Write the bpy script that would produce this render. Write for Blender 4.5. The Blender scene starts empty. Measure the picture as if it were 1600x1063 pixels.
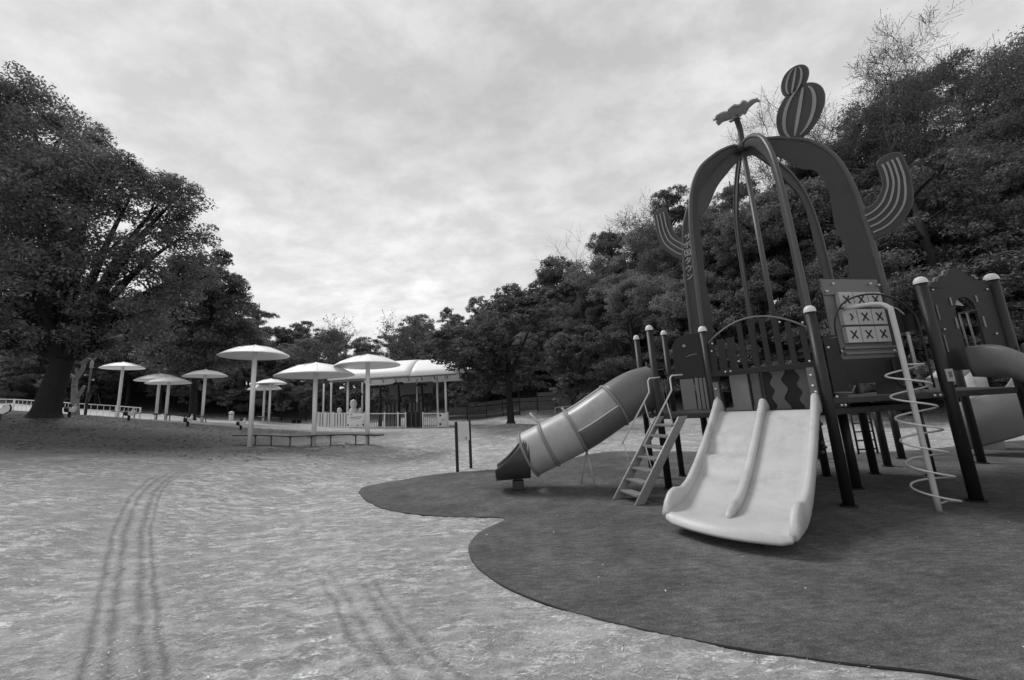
import bpy, math, random
import numpy as np
from mathutils import Vector, Matrix
S = bpy.context.scene
COL = S.collection
R = math.radians
random.seed(7); rng = np.random.default_rng(7)

# ------------------------------------------------------------------ camera
F = 590.0                                   # focal length in photograph pixels (1600 wide)
_vp = (595.0 - 800.0, 2834.0 + 531.0)       # vanishing point of the verticals
ROLL = math.atan2(-_vp[0], _vp[1]); PITCH = math.atan(F / math.hypot(*_vp))
_f = np.array([0, math.cos(PITCH), math.sin(PITCH)]); _u = np.array([0, -math.sin(PITCH), math.cos(PITCH)])
_c, _s = math.cos(ROLL), math.sin(ROLL)
_R = _c*np.array([1., 0, 0]) - _s*_u; _U = _s*np.array([1., 0, 0]) + _c*_u
EYE = np.array([0, 0, 1.6])
cam = bpy.data.cameras.new('camera'); camo = bpy.data.objects.new('camera', cam); COL.objects.link(camo)
cam.sensor_width = 36; cam.lens = F/1600*36; cam.clip_start = 0.05; cam.clip_end = 3000
camo.matrix_world = Matrix(((_R[0], _U[0], -_f[0], EYE[0]), (_R[1], _U[1], -_f[1], EYE[1]), (_R[2], _U[2], -_f[2], EYE[2]), (0, 0, 0, 1)))
S.camera = camo
S.render.resolution_x = 1024; S.render.resolution_y = 680

# ------------------------------------------------------------------ sky and sun (overcast)
SUN_EL, SUN_AZ = R(52), R(-50)               # azimuth measured from +Y towards +X
w = bpy.data.worlds.new('World'); S.world = w; w.use_nodes = True
nt = w.node_tree; N = nt.nodes; Lk = nt.links; N.clear()
def nd(t, **k):
    n = N.new(t)
    for a, b in k.items(): setattr(n, a, b)
    return n
out = nd('ShaderNodeOutputWorld'); bg = nd('ShaderNodeBackground'); bg.inputs[1].default_value = 0.083
sky = nd('ShaderNodeTexSky'); sky.sky_type = 'NISHITA'; sky.sun_disc = False
sky.sun_elevation = SUN_EL; sky.sun_rotation = SUN_AZ
bw = nd('ShaderNodeRGBToBW'); Lk.new(sky.outputs[0], bw.inputs[0])
tc = nd('ShaderNodeTexCoord'); sp = nd('ShaderNodeSeparateXYZ'); Lk.new(tc.outputs['Generated'], sp.inputs[0])
def mth(op, a, b=None, c=None, clamp=False):
    n = nd('ShaderNodeMath', operation=op); n.use_clamp = clamp
    for i, v in enumerate((a, b, c)):
        if v is None: continue
        if isinstance(v, (int, float)): n.inputs[i].default_value = v
        else: Lk.new(v, n.inputs[i])
    return n.outputs[0]
zz = mth('ADD', mth('MAXIMUM', sp.outputs[2], 0.0), 0.26)
cx = mth('DIVIDE', sp.outputs[0], zz); cy = mth('DIVIDE', sp.outputs[1], zz)
cb = nd('ShaderNodeCombineXYZ'); Lk.new(cx, cb.inputs[0]); Lk.new(cy, cb.inputs[1])
mp = nd('ShaderNodeMapping'); Lk.new(cb.outputs[0], mp.inputs[0]); mp.inputs['Rotation'].default_value = (0, 0, R(25)); mp.inputs['Scale'].default_value = (1.0, 1.35, 1)
mp.inputs['Location'].default_value = (3.1, 1.7, 0)
def noise(vec, sc, det, rough, dist=0):
    n = nd('ShaderNodeTexNoise'); n.inputs['Scale'].default_value = sc; n.inputs['Detail'].default_value = det
    n.inputs['Roughness'].default_value = rough; n.inputs['Distortion'].default_value = dist; Lk.new(vec, n.inputs['Vector']); return n.outputs[0]
n1 = noise(mp.outputs[0], 0.9, 4, 0.5, 0.1); n2 = noise(mp.outputs[0], 5.5, 8, 0.6, 0.08)
def ramp(fac, pts):
    n = nd('ShaderNodeValToRGB'); Lk.new(fac, n.inputs[0]); e = n.color_ramp.elements
    while len(e) < len(pts): e.new(0.5)
    for i, (p, v) in enumerate(pts): e[i].position = p; e[i].color = (v, v, v, 1)
    return n.outputs[0]
big = ramp(n1, [(0.3, 0.0), (0.7, 1.0)]); fine = ramp(n2, [(0.38, 0.0), (0.64, 1.0)])
# brightness: zenith cloud thicker and darker, thinner near the horizon
base = mth('ADD', mth('MULTIPLY', big, 1.2), mth('MULTIPLY', mth('MULTIPLY', fine, mth('ADD', big, 0.45)), 1.6))
elev = ramp(sp.outputs[2], [(0.0, 1.0), (0.12, 0.97), (0.45, 0.62), (0.75, 0.2), (1.0, 0.0)])
cloud = mth('ADD', mth('ADD', base, 3.9), mth('MULTIPLY', elev, 2.5))
# faint low cloud bank with its own darker body
bank = mth('MULTIPLY', ramp(noise(mp.outputs[0], 0.45, 4, 0.5, 0.5), [(0.52, 0.0), (0.62, 1.0)]), ramp(sp.outputs[2], [(0.0, 1.0), (0.3, 0.8), (0.42, 0.0), (1.0, 0.0)]))
cloud = mth('SUBTRACT', cloud, mth('MULTIPLY', bank, 1.6))
mixc = mth('ADD', mth('MULTIPLY', cloud, 0.92), mth('MULTIPLY', bw.outputs[0], 0.06))
Lk.new(mixc, bg.inputs[0]); Lk.new(bg.outputs[0], out.inputs[0])
sl = bpy.data.lights.new('sun', 'SUN'); sl.energy = 1.5; sl.angle = R(22); sl.color = (1, 1, 1)
so = bpy.data.objects.new('sun', sl); COL.objects.link(so)
sd = Vector((math.sin(SUN_AZ)*math.cos(SUN_EL), math.cos(SUN_AZ)*math.cos(SUN_EL), math.sin(SUN_EL)))
so.rotation_euler = sd.to_track_quat('Z', 'Y').to_euler(); so.location = (0, 0, 30)
S.view_settings.view_transform = 'Standard'; S.view_settings.look = 'None'; S.view_settings.gamma = 1
S.view_settings.exposure = 0.5; S.view_settings.use_curve_mapping = False
S.render.engine = 'CYCLES'
S.cycles.max_bounces = 8; S.cycles.diffuse_bounces = 6; S.cycles.transparent_max_bounces = 6

# ------------------------------------------------------------------ helpers
def ray(x, y): return _f*F + _R*(x-800) + _U*(531.5-y)
def at(x, y, Y):
    d = ray(x, y); return EYE + d*(Y/d[1])
def gp(x, y, z=0.0):
    d = ray(x, y); return EYE + d*((z-EYE[2])/d[2])
def vp(px, P, Q):
    d = ray(*px); P = np.array([P[0], P[1], 0.]); Q = np.array([Q[0], Q[1], 0.]); n = np.cross(Q-P, [0, 0, 1.])
    return EYE + d*(((P-EYE)@n)/(d@n))
def pj(p):
    v = np.array(p)-EYE; ww = v@_f; return 800+F*(v@_R)/ww, 531.5-F*(v@_U)/ww

def mat(name, v, rough=0.6, metal=0.0, var=0.12, scale=6.0, bump=0.0, bscale=60.0, stretch=None, spec=0.4, island=0.0, objrand=0.0, trans=0.0, dirt=0.0):
    m = bpy.data.materials.new(name); m.use_nodes = True; t = m.node_tree; n = t.nodes; n.clear(); l = t.links
    o = n.new('ShaderNodeOutputMaterial'); b = n.new('ShaderNodeBsdfPrincipled'); l.new(b.outputs[0], o.inputs[0])
    b.inputs['Roughness'].default_value = rough; b.inputs['Metallic'].default_value = metal; b.inputs['Specular IOR Level'].default_value = spec
    c = n.new('ShaderNodeTexCoord'); mpp = n.new('ShaderNodeMapping'); l.new(c.outputs['Object'], mpp.inputs[0])
    if stretch: mpp.inputs['Scale'].default_value = stretch
    ns = n.new('ShaderNodeTexNoise'); ns.inputs['Scale'].default_value = scale; ns.inputs['Detail'].default_value = 6; ns.inputs['Roughness'].default_value = 0.65
    l.new(mpp.outputs[0], ns.inputs['Vector'])
    mr = n.new('ShaderNodeMapRange'); mr.inputs['From Min'].default_value = 0.25; mr.inputs['From Max'].default_value = 0.75
    mr.inputs['To Min'].default_value = v*(1-var); mr.inputs['To Max'].default_value = v*(1+var); l.new(ns.outputs[0], mr.inputs[0])
    cur = mr.outputs[0]
    def mul(a, bb):
        k = n.new('ShaderNodeMath'); k.operation = 'MULTIPLY'; l.new(a, k.inputs[0]); l.new(bb, k.inputs[1]); return k.outputs[0]
    if island or objrand:
        if island:
            g = n.new('ShaderNodeNewGeometry'); m2 = n.new('ShaderNodeMapRange'); m2.inputs['To Min'].default_value = 1-island; m2.inputs['To Max'].default_value = 1+island
            l.new(g.outputs['Random Per Island'], m2.inputs[0]); cur = mul(cur, m2.outputs[0])
        if objrand:
            g = n.new('ShaderNodeObjectInfo'); m2 = n.new('ShaderNodeMapRange'); m2.inputs['To Min'].default_value = 1-objrand; m2.inputs['To Max'].default_value = 1+objrand
            l.new(g.outputs['Random'], m2.inputs[0]); cur = mul(cur, m2.outputs[0])
    if dirt:
        nn = n.new('ShaderNodeTexNoise'); nn.inputs['Scale'].default_value = 2.3; nn.inputs['Detail'].default_value = 8; nn.inputs['Roughness'].default_value = 0.75; l.new(c.outputs['Object'], nn.inputs['Vector'])
        m3 = n.new('ShaderNodeMapRange'); m3.inputs['From Min'].default_value = 0.5; m3.inputs['From Max'].default_value = 0.72; m3.inputs['To Min'].default_value = 1; m3.inputs['To Max'].default_value = 1-dirt
        l.new(nn.outputs[0], m3.inputs[0]); cur = mul(cur, m3.outputs[0])
    l.new(cur, b.inputs['Base Color'])
    rr = n.new('ShaderNodeMapRange'); rr.inputs['To Min'].default_value = max(0.05, rough-0.12); rr.inputs['To Max'].default_value = min(1, rough+0.12); l.new(ns.outputs[0], rr.inputs[0]); l.new(rr.outputs[0], b.inputs['Roughness'])
    if bump:
        nb = n.new('ShaderNodeTexNoise'); nb.inputs['Scale'].default_value = bscale; nb.inputs['Detail'].default_value = 4; l.new(mpp.outputs[0], nb.inputs['Vector'])
        bp = n.new('ShaderNodeBump'); bp.inputs['Strength'].default_value = bump; bp.inputs['Distance'].default_value = 0.02; l.new(nb.outputs[0], bp.inputs['Height']); l.new(bp.outputs[0], b.inputs['Normal'])
    if trans:
        tr = n.new('ShaderNodeBsdfTranslucent'); mx = n.new('ShaderNodeMixShader'); mx.inputs[0].default_value = trans
        l.new(cur, tr.inputs[0]); l.new(b.outputs[0], mx.inputs[1]); l.new(tr.outputs[0], mx.inputs[2]); l.new(mx.outputs[0], o.inputs[0])
    return m

M = dict(
 post=mat('post_paint', 0.02, 0.45, spec=0.3, var=0.2, dirt=0.2), cap=mat('cap_plastic', 0.62, 0.4), deck=mat('deck_metal', 0.04, 0.6, bump=0.3, bscale=90),
 dark=mat('dark_panel', 0.018, 0.5, spec=0.3, var=0.2, dirt=0.2), rib=mat('rib_plate', 0.036, 0.55, var=0.15, dirt=0.2), ribtube=mat('rib_tube', 0.066, 0.4, var=0.12),
 stripe=mat('stripe_paint', 0.23, 0.5, var=0.12), slide=mat('slide_plastic', 0.47, 0.42, var=0.1, scale=2.5, dirt=0.25), slide_dark=mat('dark_slide_plastic', 0.14, 0.35, var=0.1),
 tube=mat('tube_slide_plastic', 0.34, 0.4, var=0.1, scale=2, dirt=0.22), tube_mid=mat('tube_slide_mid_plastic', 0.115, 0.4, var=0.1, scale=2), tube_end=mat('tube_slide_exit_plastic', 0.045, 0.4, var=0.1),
 ring=mat('tube_ring', 0.2, 0.45), lightpipe=mat('light_pipe', 0.5, 0.35, var=0.08), pipe=mat('grey_pipe', 0.15, 0.4), wood=mat('stringer_board', 0.22, 0.6, var=0.15, scale=10, stretch=(1, 1, 8), dirt=0.2),
 tread=mat('tread', 0.2, 0.6, var=0.15), grey=mat('grey_panel', 0.14, 0.55), greyl=mat('light_grey_panel', 0.24, 0.55), flower=mat('flower_plastic', 0.34, 0.45),
 white=mat('white_paint', 0.78, 0.45, var=0.05, dirt=0.12), roof=mat('roof_membrane', 0.9, 0.5, var=0.04, scale=1.2, dirt=0.06), tile=mat('tile_plastic', 0.42, 0.5, dirt=0.15), black=mat('black_mark', 0.012, 0.6),
 bench=mat('bench_board', 0.035, 0.6, var=0.25), bolt=mat('bolt_cap', 0.6, 0.3, metal=0.4), bark=mat('bark', 0.02, 0.95, var=0.4, scale=9, bump=0.9, bscale=14, stretch=(1, 1, 0.25)),
 palebark=mat('pale_bark', 0.28, 0.9, var=0.35, scale=7, bump=0.6, bscale=20), twig=mat('twig_bark', 0.07, 0.95, var=0.3), interior=mat('ride_dark', 0.02, 0.6), ridegrey=mat('ride_grey', 0.12, 0.6),
 plank=mat('terrace_plank', 0.075, 0.85, var=0.35, scale=5, objrand=0.3, stretch=(0.4, 1, 3)), concrete=mat('concrete', 0.4, 0.85, var=0.15, bump=0.2),
 window=mat('scratched_window', 0.3, 0.25, var=0.25, scale=3), straw=mat('straw', 0.62, 0.8, var=0.25, island=0.35), litter=mat('leaf_litter', 0.1, 0.85, island=0.6),
 leaf_oak=mat('oak_leaf', 0.16, 0.55, var=0.35, scale=0.7, island=0.45, trans=0.42, spec=0.35), leaf_wood=mat('wood_leaf', 0.175, 0.65, var=0.45, scale=0.45, island=0.4, objrand=0.45, trans=0.45, spec=0.3),
 leaf_fir=mat('needle_spray', 0.15, 0.6, var=0.4, scale=0.9, island=0.5, objrand=0.2, trans=0.15, spec=0.3), leaf_pale=mat('new_leaf', 0.14, 0.6, var=0.3, scale=1, island=0.4, trans=0.3),
)

def mesh(name, V, Fc, smooth=False, mats=None, mi=None):
    me = bpy.data.meshes.new(name); V = np.asarray(V, dtype=np.float32)
    if isinstance(Fc, np.ndarray):
        k = Fc.shape[1]; me.vertices.add(len(V)); me.vertices.foreach_set('co', V.ravel())
        me.loops.add(Fc.size); me.loops.foreach_set('vertex_index', Fc.astype(np.int32).ravel())
        me.polygons.add(len(Fc)); me.polygons.foreach_set('loop_start', np.arange(0, Fc.size, k, dtype=np.int32)); me.polygons.foreach_set('loop_total', np.full(len(Fc), k, dtype=np.int32))
        me.update(calc_edges=True)
    else: me.from_pydata([tuple(map(float, v)) for v in V], [], Fc)
    for m_ in (mats or []): me.materials.append(m_)
    if mi is not None: me.polygons.foreach_set('material_index', np.array(mi, dtype=np.int32))
    me.polygons.foreach_set('use_smooth', [bool(smooth)]*len(me.polygons)) if not isinstance(smooth, (list,)) else me.polygons.foreach_set('use_smooth', smooth)
    me.update(); return me
def link(name, me, parent=None, loc=None):
    o = bpy.data.objects.new(name, me); COL.objects.link(o)
    if parent is not None: o.parent = parent
    if loc is not None: o.location = loc
    return o
def tag(o, label=None, cat=None, group=None, kind=None):
    if label: o['label'] = label
    if cat: o['category'] = cat
    if group: o['group'] = group
    if kind: o['kind'] = kind
    return o
def empty(name, loc=(0, 0, 0), rz=0):
    o = bpy.data.objects.new(name, None); COL.objects.link(o); o.location = loc; o.rotation_euler = (0, 0, rz); o.empty_display_size = 0.2; return o
class MB:
    def __init__(s): s.v = []; s.f = []; s.sm = []; s.mi = []
    def add(s, V, Fc, sm=False, mi=0):
        b = len(s.v); s.v.extend([tuple(map(float, p)) for p in V]); s.f.extend([tuple(i+b for i in f) for f in Fc]); s.sm.extend([sm]*len(Fc)); s.mi.extend([mi]*len(Fc)); return s
    def box(s, c, d, rz=0, mi=0, M3=None):
        hx, hy, hz = d[0]/2, d[1]/2, d[2]/2; ca, sa = math.cos(rz), math.sin(rz); V = []
        for x, y, z in ((-1,-1,-1),(1,-1,-1),(1,1,-1),(-1,1,-1),(-1,-1,1),(1,-1,1),(1,1,1),(-1,1,1)):
            if M3 is not None: p = np.array(c)+np.array(M3)@np.array((x*hx, y*hy, z*hz))
            else: px, py = x*hx, y*hy; p = (c[0]+px*ca-py*sa, c[1]+px*sa+py*ca, c[2]+z*hz)
            V.append(p)
        return s.add(V, [(0,3,2,1),(4,5,6,7),(0,1,5,4),(1,2,6,5),(2,3,7,6),(3,0,4,7)], mi=mi)
    def bar(s, a, b, w_, h, up=(0, 0, 1), mi=0):
        a = np.array(a, float); b = np.array(b, float); x = b-a; L = np.linalg.norm(x); x = x/L; u = np.array(up, float); y = np.cross(u, x); y /= np.linalg.norm(y); z = np.cross(x, y)
        return s.box((a+b)/2, (L, w_, h), M3=np.stack([x, y, z], 1), mi=mi)
    def tube(s, P, r, n=8, closed=False, caps=True, mi=0):
        P = [np.array(p, float) for p in P]; k = len(P); rr = r if hasattr(r, '__len__') else [r]*k; V = []; prev = None
        for i in range(k):
            t = P[min(i+1, k-1)]-P[max(i-1, 0)] if not closed else P[(i+1) % k]-P[i-1]
            t = t/(np.linalg.norm(t)+1e-9)
            if prev is None:
                a = np.array((0, 0, 1.)) if abs(t[2]) < 0.9 else np.array((1., 0, 0)); x = np.cross(a, t)
            else: x = prev-t*(prev@t)
            x /= np.linalg.norm(x); prev = x; y = np.cross(t, x)
            for j in range(n):
                a = 2*math.pi*j/n; V.append(P[i]+rr[i]*(x*math.cos(a)+y*math.sin(a)))
        Fc = []
        for i in range(k if closed else k-1):
            for j in range(n):
                a = i*n+j; b_ = i*n+(j+1) % n; c2 = ((i+1) % k)*n+(j+1) % n; d2 = ((i+1) % k)*n+j; Fc.append((a, b_, c2, d2))
        s.add(V, Fc, True, mi)
        if caps and not closed:
            b0 = len(s.v)-len(V); s.f.append(tuple(b0+j for j in reversed(range(n)))); s.f.append(tuple(b0+(k-1)*n+j for j in range(n))); s.sm += [False]*2; s.mi += [mi]*2
        return s
    def lathe(s, prof, n=24, c=(0, 0, 0), mi=0):
        V = []; k = len(prof)
        for r, z in prof:
            for j in range(n): a = 2*math.pi*j/n; V.append((c[0]+r*math.cos(a), c[1]+r*math.sin(a), c[2]+z))
        Fc = [(i*n+j, i*n+(j+1) % n, (i+1)*n+(j+1) % n, (i+1)*n+j) for i in range(k-1) for j in range(n)]
        return s.add(V, Fc, True, mi)
    def prism(s, poly, O, X, Y, th, mi=0):
        "polygon (u, v) in the plane O + uX + vY, thickness th centred"
        O, X, Y = (np.array(q, float) for q in (O, X, Y)); Z = np.cross(X, Y); Z /= np.linalg.norm(Z); n = len(poly)
        V = [O+X*u+Y*v-Z*th/2 for u, v in poly]+[O+X*u+Y*v+Z*th/2 for u, v in poly]
        Fc = [tuple(reversed(range(n))), tuple(range(n, 2*n))]+[(i, (i+1) % n, n+(i+1) % n, n+i) for i in range(n)]
        return s.add(V, Fc, mi=mi)
    def strip(s, outer, inner, O, X, Y, th, mi=0):
        "band between two equally long (u, v) polylines, given thickness"
        O, X, Y = (np.array(q, float) for q in (O, X, Y)); Z = np.cross(X, Y); Z /= np.linalg.norm(Z); n = len(outer); V = []
        for sgn in (-1, 1):
            for L in (outer, inner): V += [O+X*u+Y*v+Z*th/2*sgn for u, v in L]
        a, b, c2, d = 0, n, 2*n, 3*n; Fc = []
        for i in range(n-1):
            Fc += [(a+i, a+i+1, b+i+1, b+i), (c2+i, d+i, d+i+1, c2+i+1), (a+i, c2+i, c2+i+1, a+i+1), (b+i, b+i+1, d+i+1, d+i)]
        Fc += [(a, b, d, c2), (a+n-1, c2+n-1, d+n-1, b+n-1)]
        return s.add(V, Fc, mi=mi)
    def build(s, name, m, parent=None, loc=None, bevel=0):
        ms = m if isinstance(m, (list, tuple)) else [m]
        me = mesh(name, s.v, s.f, s.sm, ms, s.mi); o = link(name, me, parent, loc)
        if bevel:
            b = o.modifiers.new('bevel', 'BEVEL'); b.width = bevel; b.segments = 2; b.limit_method = 'ANGLE'; b.angle_limit = R(40)
        return o
def spl(pts, n=8):
    "Catmull-Rom through points"
    P = [np.array(p, float) for p in pts]; P = [2*P[0]-P[1]]+P+[2*P[-1]-P[-2]]; o = []
    for i in range(1, len(P)-2):
        for k in range(n):
            t = k/n; o.append(0.5*((2*P[i])+(-P[i-1]+P[i+1])*t+(2*P[i-1]-5*P[i]+4*P[i+1]-P[i+2])*t*t+(-P[i-1]+3*P[i]-3*P[i+1]+P[i+2])*t**3))
    o.append(P[-2]); return o

# ------------------------------------------------------------------ terrain
ctrl = [(x, y, 0.0) for x in (-3, 0, 3, 7, 12) for y in (-3, 1.5, 5, 9, 12)]
ctrl += [(-5, 0, 0.05), (-5, 4, 0.15), (-10, 0, 0.3), (-12, -6, 0), (0, -15, 0), (15, -8, 0), (17, 4, 0), (17, 10, 0), (-25, -10, 0)]
for px, py, Y in [(0, 720, 9), (200, 715, 10), (65, 650, 17), (184, 653, 26), (300, 660, 27), (389, 699, 15), (574, 696, 15), (410, 658, 34), (640, 668, 30), (798, 661, 24),
                  (900, 650, 32), (1000, 652, 25), (1100, 648, 22), (1440, 640, 18), (1590, 650, 15), (20, 630, 30), (0, 640, 20), (250, 645, 36)]:
    ctrl.append(tuple(at(px, py, Y)))
HILL = [(1900, 20, 10), (1600, 23, 9.5), (1450, 24, 8), (1300, 27, 7), (1100, 34, 7.5), (980, 40, 8), (880, 46, 7.5), (750, 55, 7.5), (650, 64, 7), (590, 75, 5.5), (500, 64, 5.5), (440, 58, 5.5), (370, 50, 6), (200, 50, 8), (0, 46, 8.5)]
for px, Y, z in HILL:
    p = at(px, 640, Y); ctrl.append((p[0], p[1], z)); ctrl.append((p[0]*1.5, p[1]*1.5, z+3))
FOOT = [(1900, 14.5, 0.3), (1600, 15.5, 0.3), (1300, 19, 0.3), (1100, 24, 0.4), (980, 30, 0.7), (880, 36, 0.8), (750, 39, 0.7), (600, 45, 0.8), (440, 44, 1.2), (300, 40, 2.3), (100, 36, 3.4)]
for px, Y, z in FOOT:
    p = at(px, 640, Y); ctrl.append((p[0], p[1], z))
ctrl = np.array(ctrl, float)
def _phi(r): return r
def _solve():
    n = len(ctrl); A = np.zeros((n+3, n+3)); d = np.linalg.norm(ctrl[:, None, :2]-ctrl[None, :, :2], axis=2)
    A[:n, :n] = _phi(d)-np.eye(n)*0.15; A[:n, n] = 1; A[:n, n+1:] = ctrl[:, :2]; A[n, :n] = 1; A[n+1:, :n] = ctrl[:, :2].T
    return np.linalg.solve(A, np.concatenate([ctrl[:, 2], [0, 0, 0]]))
_w = _solve()
def TZ(x, y):
    x = np.asarray(x, float); y = np.asarray(y, float); sh = x.shape; q = np.stack([x.ravel(), y.ravel()], 1); n = len(ctrl); z = np.zeros(len(q))
    for i in range(0, len(q), 20000):
        qq = q[i:i+20000]; d = np.linalg.norm(qq[:, None]-ctrl[None, :, :2], axis=2); z[i:i+20000] = _phi(d)@_w[:n]+_w[n]+qq@_w[n+1:]
    X, Y = q[:, 0], q[:, 1]
    dx = np.maximum(np.maximum(-3.8-X, X-14), 0); dy = np.maximum(np.maximum(-4-Y, Y-12.6), 0); dd = np.hypot(dx, dy)
    t = np.clip(dd/3.0, 0, 1); t = t*t*(3-2*t); rr = np.hypot(X, Y); far = np.clip((rr-110)/90, 0, 1)
    z = np.clip(z, -0.6, 22)*t; z = z*(1-far)+9*far*np.clip(Y/60+0.3, 0, 1)
    return z.reshape(sh)
def tz(x, y): return float(TZ(np.array([x]), np.array([y]))[0])
def hit(px, py, y0=2.0, y1=120):
    "where the line of sight meets the terrain"
    Ys = np.linspace(y0, y1, 1500); d = ray(px, py); P = EYE[None]+d[None]*(Ys/d[1])[:, None]; z = TZ(P[:, 0], P[:, 1]); k = np.argmax(P[:, 2] < z)
    return np.array((P[k, 0], P[k, 1], z[k]))

# tyre ruts: centre lines on the ground
def chain(px): return np.array([gp(a, b)[:2] for a, b in px])
TR = [np.array([p[:2] for p in spl([(*gp(a, b)[:2], 0) for a, b in q], 10)]) for q in ([(320, 764), (272, 777), (232, 800), (208, 840), (200, 900), (196, 960), (190, 1063), (186, 1180)],
      [(500, 868), (548, 915), (578, 965), (625, 1030), (700, 1110)])]
def polydist(X, Y, P):
    best = np.full(X.shape, 1e9); sgn = np.zeros(X.shape)
    for i in range(len(P)-1):
        a, b = P[i], P[i+1]; ab = b-a; t = np.clip(((X-a[0])*ab[0]+(Y-a[1])*ab[1])/(ab@ab), 0, 1); dx = X-a[0]-t*ab[0]; dy = Y-a[1]-t*ab[1]; d = np.hypot(dx, dy)
        s_ = np.sign(dx*ab[1]-dy*ab[0]); m_ = d < best; best = np.where(m_, d, best); sgn = np.where(m_, s_, sgn)
    return best, sgn
def axis(segs):
    o = [segs[0][0]]
    for a, b, st in segs:
        k = max(1, int(round((b-a)/st))); o += list(np.linspace(a, b, k+1)[1:])
    return np.array(o)
gx = axis([(-600, -80, 40), (-80, -30, 2.5), (-30, -8, 0.8), (-8, -4.2, 0.12), (-4.2, 1.6, 0.035), (1.6, 8, 0.2), (8, 30, 0.9), (30, 80, 2.5), (80, 600, 40)])
gy = axis([(-300, -20, 30), (-20, 0, 2), (0, 1.2, 0.2), (1.2, 5.5, 0.035), (5.5, 10, 0.09), (10, 30, 0.7), (30, 90, 2.0), (90, 800, 50)])
GX, GY = np.meshgrid(gx, gy); GZ = TZ(GX, GY)
def vnoise(X, Y, sc, seed):
    r_ = np.random.default_rng(seed); T = r_.random((64, 64)); x = X*sc; y = Y*sc; xi = np.floor(x).astype(int); yi = np.floor(y).astype(int); fx = x-xi; fy = y-yi; fx = fx*fx*(3-2*fx); fy = fy*fy*(3-2*fy)
    g = lambda a, b: T[a % 64, b % 64]
    return (g(xi, yi)*(1-fx)+g(xi+1, yi)*fx)*(1-fy)+(g(xi, yi+1)*(1-fx)+g(xi+1, yi+1)*fx)*fy
near = (np.abs(GX) < 30) & (GY < 30) & (GY > -5)
rough_z = (vnoise(GX, GY, 7, 1)-0.5)*0.012+(vnoise(GX, GY, 2.1, 2)-0.5)*0.02+(vnoise(GX, GY, 22, 3)-0.5)*0.006
rut = np.zeros(GX.shape); tu = np.full(GX.shape, 2.0); tm_ = np.zeros(GX.shape)
for i, P in enumerate(TR):
    sel = (GX > -9) & (GX < 2) & (GY > 0) & (GY < 10); d = np.full(GX.shape, 9.0); sg = np.zeros(GX.shape); a, b = polydist(GX[sel], GY[sel], P); d[sel] = a; sg[sel] = b
    u = d*sg; band = np.clip((0.28-d)/0.06, 0, 1); amp = (1.0, 0.8)[i]
    prof = np.zeros(GX.shape); nb = band > 0; tu[nb] = u[nb]; tm_ = np.maximum(tm_, np.clip((0.34-d)/0.1, 0, 1)*amp*np.clip((P[0][1]-0.1-GY)/(1.2, 0.9)[i], 0, 1)); tu = np.where((d < 0.5), u, tu)
    for c0, ww in ((-0.19, 0.03), (-0.10, 0.035), (0.07, 0.03), (0.17, 0.035)): prof = np.maximum(prof, np.exp(-((u-c0)/ww)**2))
    rut = np.maximum(rut, prof*amp*np.clip(0.1+1.3*vnoise(GX, GY, 3.5, 9+i)*(0.5+vnoise(GX, GY, 12, 19+i)), 0, 1)*band)
    GZ = GZ+np.where(band > 0, amp*band*(-0.012*prof+0.01*np.exp(-((u-0.18)/0.05)**2)), 0)
GZ = GZ+np.where(near, rough_z, 0)
ny, nx = GX.shape; idx = np.arange(nx*ny).reshape(ny, nx)
Fg = np.stack([idx[:-1, :-1], idx[:-1, 1:], idx[1:, 1:], idx[1:, :-1]], -1).reshape(-1, 4)
gme = mesh('ground', np.stack([GX, GY, GZ], -1).reshape(-1, 3), Fg, True)
at_ = gme.attributes.new('rut', 'FLOAT', 'POINT'); at_.data.foreach_set('value', rut.astype(np.float32).ravel())
# zones: wood floor on the hill, dark turf bank on the left
pathm = np.zeros(GX.shape)
for nm, arr in (('track_u', tu), ('track_m', tm_)):
    q = gme.attributes.new(nm, 'FLOAT', 'POINT'); q.data.foreach_set('value', arr.astype(np.float32).ravel())
wood = np.zeros(GX.shape)
fp = np.array([at(px, 640, Y)[:2] for px, Y, z in FOOT]); fp = fp[np.argsort(fp[:, 0])]
fy_ = np.interp(GX, fp[:, 0], fp[:, 1]); wood = np.clip((GY-fy_+1.0)/3, 0, 1)
turf = np.clip((-GX-6.5+0.1*GY)/6, 0, 1)*np.clip((GY-7)/5, 0, 1)*np.clip((23-GY)/2.0, 0, 1)
pathm = np.clip((GY-21.5)/1.5, 0, 1)*np.clip((31-GY)/3, 0, 1)*np.clip((-GX-17)/3, 0, 1)
for nm, arr in (('wood', wood), ('turf', turf), ('pale', pathm)):
    q = gme.attributes.new(nm, 'FLOAT', 'POINT'); q.data.foreach_set('value', arr.astype(np.float32).ravel())
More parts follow.
